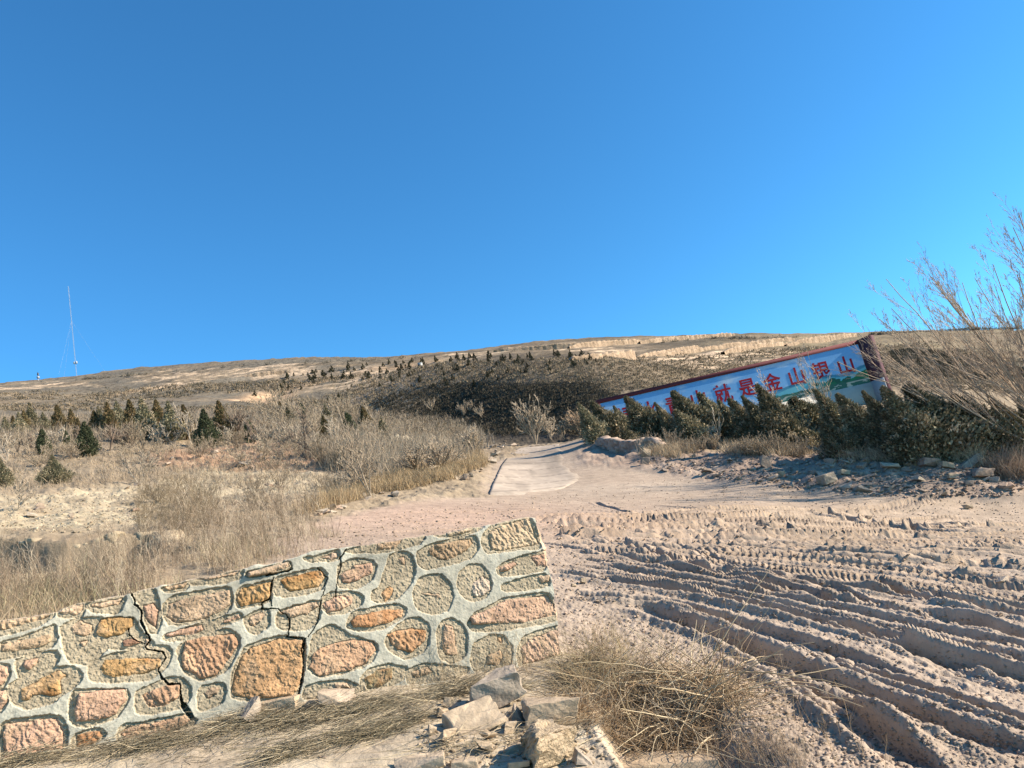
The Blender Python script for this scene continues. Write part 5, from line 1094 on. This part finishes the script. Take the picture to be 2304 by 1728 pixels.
# ------------------------------------------------------------------ grasses, brush and scrub (nobody could count them)
def scatter(polys, n):
    out = []
    for poly, k in polys:
        P_ = np.array(poly, float); lo = P_.min(0); hi = P_.max(0); c = np.zeros((0, 2)); need = int(n*k)
        while len(c) < need:
            q = rng.uniform(lo, hi, (need*2+10, 2)); c = np.vstack([c, q[sdf(q[:, 0], q[:, 1], P_) < 0]])
        out.append(c[:need])
    out = np.vstack(out); return hitg(out[:, 0], out[:, 1]), out
def tufts(name, W, nbl, hmin, hmax, wid, spread, cols, label, cat='grass', rad=.1, bend=.5, minpx=.42, clump_thr=-.12):
    W = W[fbm(W[:, 0]*.9, W[:, 1]*.9, 960, 4) > clump_thr]; n_ = len(W); N_ = n_*nbl; idx = np.repeat(np.arange(n_), nbl); Z = (W@Fv)[idx]
    hh = (hmin+(hmax-hmin)*rng.random(n_)**1.5)[idx]*rng.uniform(.5, 1.1, N_); ph = rng.uniform(0, 6.283, N_); th_ = spread*rng.random(N_)**.7
    D = np.stack([np.sin(th_)*np.cos(ph), np.sin(th_)*np.sin(ph), np.cos(th_)], -1)
    B = W[idx]+np.stack([rng.normal(size=N_)*rad, rng.normal(size=N_)*rad, -.03+np.zeros(N_)], -1)
    s = unit(np.cross(D, rng.normal(size=(N_, 3)))); w_ = np.maximum(wid, minpx*Z/FPX)[:, None]*rng.uniform(.7, 1.3, (N_, 1))
    m1 = B+D*(hh*.5)[:, None]; D2 = unit(D*np.array([1, 1, .6])+rng.normal(size=(N_, 3))*.15*bend+np.stack([D[:, 0], D[:, 1], -.3+np.zeros(N_)], -1)*bend*.5)
    m2 = m1+D2*(hh*.5)[:, None]
    VV = np.stack([B-s*w_, B+s*w_, m1+s*w_*.8, m1-s*w_*.8, m2], 1).reshape(-1, 3); b0 = 5*np.arange(N_)[:, None]
    q4 = b0+np.array([[0, 1, 2, 3]]); t3 = b0+np.array([[3, 2, 4]])
    cc_ = np.array(cols)[rng.integers(len(cols), size=n_)][idx]*rng.uniform(.75, 1.25, (N_, 1))
    return mobj(name, VV, [q4, t3], np.repeat(cc_, 5, 0), MAT['straw'], kind='stuff', label=label, category=cat)
STRAW = [(.40,.315,.215),(.34,.265,.18),(.44,.35,.24),(.30,.235,.165)]
GREYS = [(.29,.235,.175),(.33,.27,.205),(.24,.19,.14),(.36,.29,.22)]
GOLDS = [(.38,.285,.17),(.42,.32,.20),(.34,.25,.155)]
W, _ = scatter([([(820,1120),(700,1150),(640,1170),(860,1080),(1000,1030),(1075,1020),(1090,1045),(1010,1080),(920,1100)], .75), ([(1000,1045),(1075,1022),(1085,1050),(1000,1080)], .25)], 6500)
tufts('dry_grass', W, 9, .25, .7, .004, .5, GOLDS, 'strip of dense golden dry grass left of the concrete track', rad=.15)
W, _ = scatter([([(0,985),(800,965),(1040,975),(1060,1010),(880,1090),(700,1110),(500,1100),(330,1080),(0,1110)], 1.0)], 4600)
tufts('scrub_grass', W, 9, .10, .5, .004, .7, GREYS+STRAW, 'grey-tan dry grass and weeds between the woodland and the rocky terrace', rad=.3)
W, _ = scatter([([(0,940),(800,925),(1050,950),(1050,990),(800,990),(0,1000)], 1.0)], 5500)
tufts('woodland_brush', W, 12, .4, 1.4, .006, .55, GREYS, 'grey leafless brush filling the scrub woodland', 'brush', rad=.5)
W, _ = scatter([([(560,940),(720,925),(900,960),(1080,975),(1090,1000),(1040,1050),(860,1080),(760,1050),(640,1000)], 1.0)], 2600)
tufts('bare_brush', W, 14, .7, 1.9, .006, .6, [(.36,.30,.225),(.32,.26,.19),(.4,.33,.25)], 'pale leafless brush between the woodland and the track', 'brush', rad=.4)
W, _ = scatter([([(1340,1000),(1500,1006),(1700,1022),(1900,1034),(2100,1044),(2304,1058),(2304,1048),(2100,1030),(1900,1018),(1700,1006),(1500,992),(1400,985)], .8), ([(1440,1000),(1560,1008),(1560,1034),(1450,1024)], .2)], 2600)
tufts('hedge_grass', W, 10, .2, .75, .004, .6, STRAW, 'straw-coloured grass along the foot of the cypress hedge', rad=.15)
W, _ = scatter([([(2155,1030),(2230,1035),(2240,1060),(2160,1055)], 1.0)], 60)
o = tufts('reed_clump', W, 46, .7, 1.3, .004, .55, [(.5,.42,.29),(.45,.37,.25)], '', rad=.12, bend=.9); del o['kind']; o['label'] = 'pale straw-coloured clump of arching reeds on the bank by the hedge'; o['category'] = 'grass clump'
W, _ = scatter([([(2235,1030),(2304,1035),(2330,1085),(2240,1080)], 1.0)], 90)
o = tufts('dry_bush', W, 40, .5, 1.3, .004, .7, [(.36,.27,.2),(.42,.33,.25),(.33,.25,.19)], '', rad=.15); del o['kind']; o['label'] = 'pinkish-tan dry bush on the bank at the right edge'; o['category'] = 'bush'
# weeds standing behind the wall
W, _ = scatter([([(-40,1310),(200,1290),(340,1240),(420,1150),(600,1130),(720,1150),(760,1200),(720,1250),(500,1310),(300,1350),(100,1390),(-40,1420)], .85), ([(380,1150),(620,1140),(700,1220),(560,1300),(330,1340)], .15)], 2300)
def weeds(name, W, h0, h1, nb_, cols, label, cat, minpx=.36, spread=.35, kind='stuff', r0=.0028):
    cl_ = fbm(W[:, 0]*1.4, W[:, 1]*1.4, 961, 4); kp = (cl_ > -.16) | (len(W) < 500); W = W[kp]; cl_ = cl_[kp]; n_ = len(W); Ln = rng.uniform(h0, h1, n_)*rng.uniform(.5, 1, n_)*np.clip(.85+1.1*cl_, .4, 1.4); ph = rng.uniform(0, 6.28, n_); th_ = spread*rng.random(n_)
    D = np.stack([np.sin(th_)*np.cos(ph), np.sin(th_)*np.sin(ph), np.cos(th_)], -1); mr_ = minpx*(W@Fv)/FPX
    P1, R1 = grow(W-np.array([0, 0, .05]), D, Ln, np.maximum(r0, mr_), 6, .3, .10)
    t = rng.uniform(.15, .95, (n_, nb_)); f_ = t*5; i_ = np.minimum(f_.astype(int), 4); fr_ = (f_-i_)[..., None]; I_ = np.arange(n_)[:, None]
    A_ = P1[I_, i_]; B_ = P1[I_, i_+1]; C0 = (A_*(1-fr_)+B_*fr_).reshape(-1, 3); T_ = unit(B_-A_).reshape(-1, 3); s = unit(rng.normal(size=T_.shape))
    D2 = unit(T_*.8+s*.75); P2, R2 = grow(C0, D2, np.repeat(Ln, nb_)*rng.uniform(.12, .38, n_*nb_), np.repeat(np.maximum(r0*.5, mr_*.7), nb_), 4, .3, .13)
    v1, f1 = tubes(P1, R1, 3); v2, f2 = tubes(P2, R2, 3); cb = np.array(cols)[rng.integers(len(cols), size=n_)]*rng.uniform(.75, 1.2, (n_, 1))
    cc_ = np.vstack([np.repeat(cb, 18, 0), np.repeat(np.repeat(cb, nb_, 0), 12, 0)])
    o = mobj(name, np.vstack([v1, v2]), np.vstack([f1, f2+len(v1)]), cc_, MAT['bark'], label=label, category=cat)
    if kind: o['kind'] = kind
    return o
WC = [(.46,.38,.28),(.32,.25,.185),(.52,.43,.32),(.17,.125,.085),(.36,.27,.19),(.11,.085,.06)]
weeds('dry_weeds', W, .35, 1.05, 10, WC, 'tall tangled dry weeds standing behind the stone wall', 'weeds')
W2, _ = scatter([([(-40,1330),(300,1270),(560,1200),(700,1190),(760,1210),(500,1290),(200,1370),(-40,1420)], 1.0)], 1500)
tufts('weed_grass', W2, 9, .15, .5, .0022, .6, STRAW+[(.36,.33,.2)], 'fine dry grass among the weeds behind the stone wall', rad=.12, minpx=.3)
W3, _ = scatter([([(300,1150),(330,1100),(420,1090),(480,1120),(500,1190),(420,1210),(310,1200)], 1.0)], 420)
o = weeds('dry_bush', W3, .5, 1.0, 16, [(.22,.17,.115),(.28,.22,.15),(.18,.14,.09)], 'dense darker dry bush rising out of the weeds behind the wall', 'bush', kind=None, spread=.8)
# hillside scrub
W, pp_ = scatter([([(0,885),(300,870),(560,860),(800,845),(1000,815),(1300,805),(1700,790),(1960,770),(2304,745),(2304,900),(1990,870),(1700,860),(1400,880),(1340,980),(1000,975),(800,930),(0,925)], .84), ([(820,905),(1000,870),(1330,868),(1345,975),(1050,985),(900,940)], .08), ([(1950,800),(2050,785),(2200,800),(2304,830),(2304,860),(2100,850),(1980,840)], .08)], 32000)
ok_ = np.hypot(W[:, 0], W[:, 1]) > 58; W = W[ok_]; pp_ = pp_[ok_]; Zs_ = W@Fv; n_ = len(W)
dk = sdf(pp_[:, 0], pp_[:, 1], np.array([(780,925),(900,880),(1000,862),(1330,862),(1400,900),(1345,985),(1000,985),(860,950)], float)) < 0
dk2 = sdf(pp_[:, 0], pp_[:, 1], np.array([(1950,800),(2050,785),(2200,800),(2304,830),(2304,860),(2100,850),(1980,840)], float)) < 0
dens = fbm(W[:, 0]*.03, W[:, 1]*.03, 950, 3)
keep = (rng.random(n_) < .42+2.4*dens) | dk | dk2; W = W[keep]; Zs_ = Zs_[keep]; dkk = (dk | dk2)[keep]; n_ = len(W); M_ = 9
size = (Zs_/1740*rng.uniform(3, 8, n_)); idx = np.repeat(np.arange(n_), M_); ph = rng.uniform(0, 6.28, n_*M_); th_ = rng.uniform(0, 1.2, n_*M_)
D = np.stack([np.sin(th_)*np.cos(ph), np.sin(th_)*np.sin(ph), np.cos(th_)], -1)
V_, F_ = quadleaf(W[idx]+rng.normal(size=(n_*M_, 3))*size[idx][:, None]*np.array([.45, .45, .05]), D, size[idx]*rng.uniform(.4, 1, n_*M_), size[idx]*rng.uniform(.12, .4, n_*M_))
cA = np.array([(.13,.105,.075),(.17,.135,.095),(.10,.085,.06),(.22,.175,.12),(.26,.2,.135)])[rng.integers(5, size=n_)]; cShade = np.array([(.07,.062,.045),(.05,.045,.034),(.09,.075,.055)])[rng.integers(3, size=n_)]
cS = np.where(dkk[:, None], cShade, cA)  # scrub in both shaded areas gets darker colours, shade painted in
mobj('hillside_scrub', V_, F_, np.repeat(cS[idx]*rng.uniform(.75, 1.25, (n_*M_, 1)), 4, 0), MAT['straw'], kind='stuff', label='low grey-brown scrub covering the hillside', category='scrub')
sk = np.array([(60,856),(170,851),(240,845),(560,818),(720,813),(1020,796),(1330,770),(1500,766),(1610,757),(1720,757),(1900,752),(1990,747),(2060,743),(2150,738),(2230,736),(2304,735)], float)
sx_ = np.r_[rng.uniform(60, 1900, 70), rng.uniform(1960, 2304, 110), rng.uniform(170, 320, 20), rng.uniform(1600, 1700, 25)]; sy_ = np.interp(sx_, sk[:, 0], sk[:, 1])+5
Ws = hitg(sx_, sy_); Zs2 = Ws@Fv; n_ = len(Ws); M_ = 26; sz_ = Zs2/1740*rng.uniform(5, 13, n_)*.8; idx = np.repeat(np.arange(n_), M_); ph = rng.uniform(0, 6.28, n_*M_); th_ = rng.uniform(0, 1.3, n_*M_)
D = np.stack([np.sin(th_)*np.cos(ph), np.sin(th_)*np.sin(ph), np.cos(th_)], -1); V_, F_ = quadleaf(Ws[idx]+rng.normal(size=(n_*M_, 3))*sz_[idx][:, None]*np.array([.4, .4, .1]), D, sz_[idx]*rng.uniform(.4, 1, n_*M_), sz_[idx]*rng.uniform(.05, .16, n_*M_))
mobj('ridge_scrub', V_, F_, np.tile((.13,.115,.09), (len(V_), 1))*rng.uniform(.8, 1.2, (len(V_), 1)), MAT['straw'], kind='stuff', label='leafless scrub standing along the ridge line', category='scrub')
# ------------------------------------------------------------------ dead stalks by the wall end and straw on the ledge
def arcs(name, C0, n_, rx, ry, rz_, l0, l1, r0, r1, cols, label, cat, up=0., kind=None, base=0., jit=.16, K=8):
    a = rng.uniform(0, 6.28, n_); rr = np.sqrt(rng.random(n_)); X = C0[0]+rx*rr*np.cos(a); Y = C0[1]+ry*rr*np.sin(a); Zz = gz(X, Y)+base+rz_*rng.random(n_)**1.3*(1-rr**2)
    ph = rng.uniform(0, 6.28, n_); el = rng.uniform(-.3, .85, n_); D = np.stack([np.cos(el)*np.cos(ph), np.cos(el)*np.sin(ph), np.sin(el)], -1)
    P1, R1 = grow(np.stack([X, Y, Zz], -1), D, rng.uniform(l0, l1, n_), rng.uniform(r0, r1, n_), K, up, jit)
    g = gz(P1[..., 0], P1[..., 1])+.004; P1[..., 2] = np.maximum(P1[..., 2], g)
    v, f = tubes(P1, R1, 4); cb = np.array(cols)[rng.integers(len(cols), size=n_)]*rng.uniform(.7, 1.25, (n_, 1))
    o = mobj(name, v, f, np.repeat(cb, K*4, 0), MAT['bark'], label=label, category=cat)
    if kind: o['kind'] = kind
    return o
DEAD = [(.46,.35,.23),(.38,.27,.17),(.54,.43,.30),(.28,.19,.115),(.42,.30,.19)]
Pc = hit1(1515, 1625)
arcs('dead_weed_heap', Pc, 900, .60, .50, .15, .2, .8, .0018, .0042, DEAD, 'sprawling heap of dead bleached weed stalks beside the wall end', 'weed heap', up=-.15, jit=.21)
arcs('dead_weed_heap', hit1(1370, 1570), 950, .33, .42, .27, .15, .6, .001, .0026, [(.24,.19,.12),(.34,.27,.17),(.19,.14,.09),(.4,.32,.2)], 'darker finer tangle of dead weeds against the broken ledge corner', 'weed heap', up=-.05, jit=.2)
arcs('dead_weed_heap', hit1(1440, 1690), 900, .55, .22, .12, .12, .4, .001, .0024, DEAD[1:], 'flattened layer of dead stalks in front of the weed heap', 'weed heap', up=-.1, jit=.2)
arcs('dead_weed_heap', hit1(1530, 1610), 110, .5, .42, .25, .6, 1.2, .0035, .007, [(.56,.46,.31),(.48,.38,.25)], 'few thick bleached stalks arching over the top of the weed heap', 'weed heap', up=-.35, jit=.09, K=10)
Wt, _ = scatter([([(1340,1440),(1400,1430),(1420,1520),(1330,1530)], 1.0)], 26); weeds('dead_weeds', Wt, .25, .55, 12, [(.22,.16,.1),(.3,.23,.14)], 'dark standing dead stalks at the upper left of the weed heap', 'weeds', kind=None, r0=.003, spread=.7)
Wt, _ = scatter([([(1560,1640),(1800,1690),(1860,1760),(1580,1760)], 1.0)], 330); weeds('dry_grass_clump', Wt, .25, .55, 5, [(.46,.36,.26),(.4,.3,.21),(.34,.24,.16)], 'upright pinkish dry grass clump below the ruts at the bottom', 'grass clump', kind=None, r0=.0013, spread=.45, minpx=.3)
Wt, _ = scatter([([(1640,1560),(1900,1650),(1990,1728),(1700,1728)], 1.0)], 22); weeds('seed_weeds', Wt, .3, .6, 14, [(.36,.26,.16),(.28,.2,.13)], 'thin brown seed stalks right of the dry grass clump', 'weeds', kind=None, r0=.0016, spread=.5)
Wt, _ = scatter([([(900,1540),(1250,1490),(1260,1505),(920,1570)], 1.0)], 60); weeds('dry_weeds', Wt, .25, .62, 12, [(.30,.235,.15),(.38,.3,.2),(.24,.18,.12)], 'thin dry weeds growing against the right part of the wall', 'weeds', kind=None, r0=.0016, spread=.8)
Wt, _ = scatter([([(560,1600),(1000,1560),(1000,1640),(600,1690)], 1.0)], 14); weeds('dry_weeds', Wt, .2, .4, 3, [(.4,.31,.2)], 'few upright dry stems in the straw on the ledge', 'weeds', kind=None, r0=.0018, spread=.3)
def straw(name, line, wpx, n_, l0, l1, thick, cols, label, dirpx, spread=.35):
    L_ = np.array(line, float); sg = rng.random(n_)*(len(L_)-1); i_ = np.minimum(sg.astype(int), len(L_)-2); f_ = (sg-i_)[:, None]
    q = L_[i_]*(1-f_)+L_[i_+1]*f_; q[:, 1] += rng.normal(size=n_)*wpx*(.6+.8*rng.random(n_)); W = hitg(q[:, 0], q[:, 1])
    W = W[fbm(W[:, 0]*3.3, W[:, 1]*3.3, 970, 4) > -.24]; n_ = len(W)
    a0, a1 = hit1(*line[0]), hit1(*line[-1]); base = math.atan2(a1[1]-a0[1], a1[0]-a0[0]); an = base+rng.normal(size=n_)*spread+np.pi*(rng.random(n_) < .5)
    D = np.stack([np.cos(an), np.sin(an), rng.normal(size=n_)*.12], -1); W = W+np.stack([0*an, 0*an, .004+thick*rng.random(n_)**2], -1)
    P1, R1 = grow(W, unit(D), l0+(l1-l0)*rng.random(n_)**2.5, rng.uniform(.0009, .0026, n_), 5, 0., .10)
    P1[..., 2] = np.maximum(P1[..., 2], gz(P1[..., 0], P1[..., 1])+.003)
    v, f = tubes(P1, R1, 3); cb = np.array(cols)[rng.integers(len(cols), size=n_)]*rng.uniform(.6, 1.25, (n_, 1))
    mobj(name, v, f, np.repeat(cb, 15, 0), MAT['bark'], kind='stuff', label=label, category='straw')
SC_ = [(.30,.25,.17),(.38,.32,.22),(.19,.155,.105),(.48,.40,.28),(.10,.085,.06),(.14,.12,.08)]
straw('straw_litter', [(-20,1722),(280,1690),(440,1652),(560,1625),(700,1625),(820,1600),(1000,1560),(1060,1552)], 10, 6500, .04, .4, .07, SC_, 'greyish straw and dead stalks washed along the ledge below the wall', 0, .55)
straw('straw_litter', [(600,1712),(700,1680),(850,1650),(1000,1600)], 8, 2800, .05, .45, .07, SC_, 'bundle of straw running down to the bottom edge', 0, .5)
straw('straw_litter', [(1130,1560),(1280,1535),(1330,1528)], 7, 700, .05, .35, .04, SC_, 'dark straw between the grey boulder and the weed heap', 0)
straw('straw_litter', [(960,1690),(1100,1700),(1290,1650)], 16, 420, .1, .7, .10, [(.4,.33,.22),(.3,.24,.16)], 'long loose stalks lying across the rubble', 0, .8)
straw('straw_litter', [(300,1700),(700,1640),(1200,1530)], 22, 700, .05, .3, .02, SC_, 'thin scattered straws over the ledge', 0, .7)
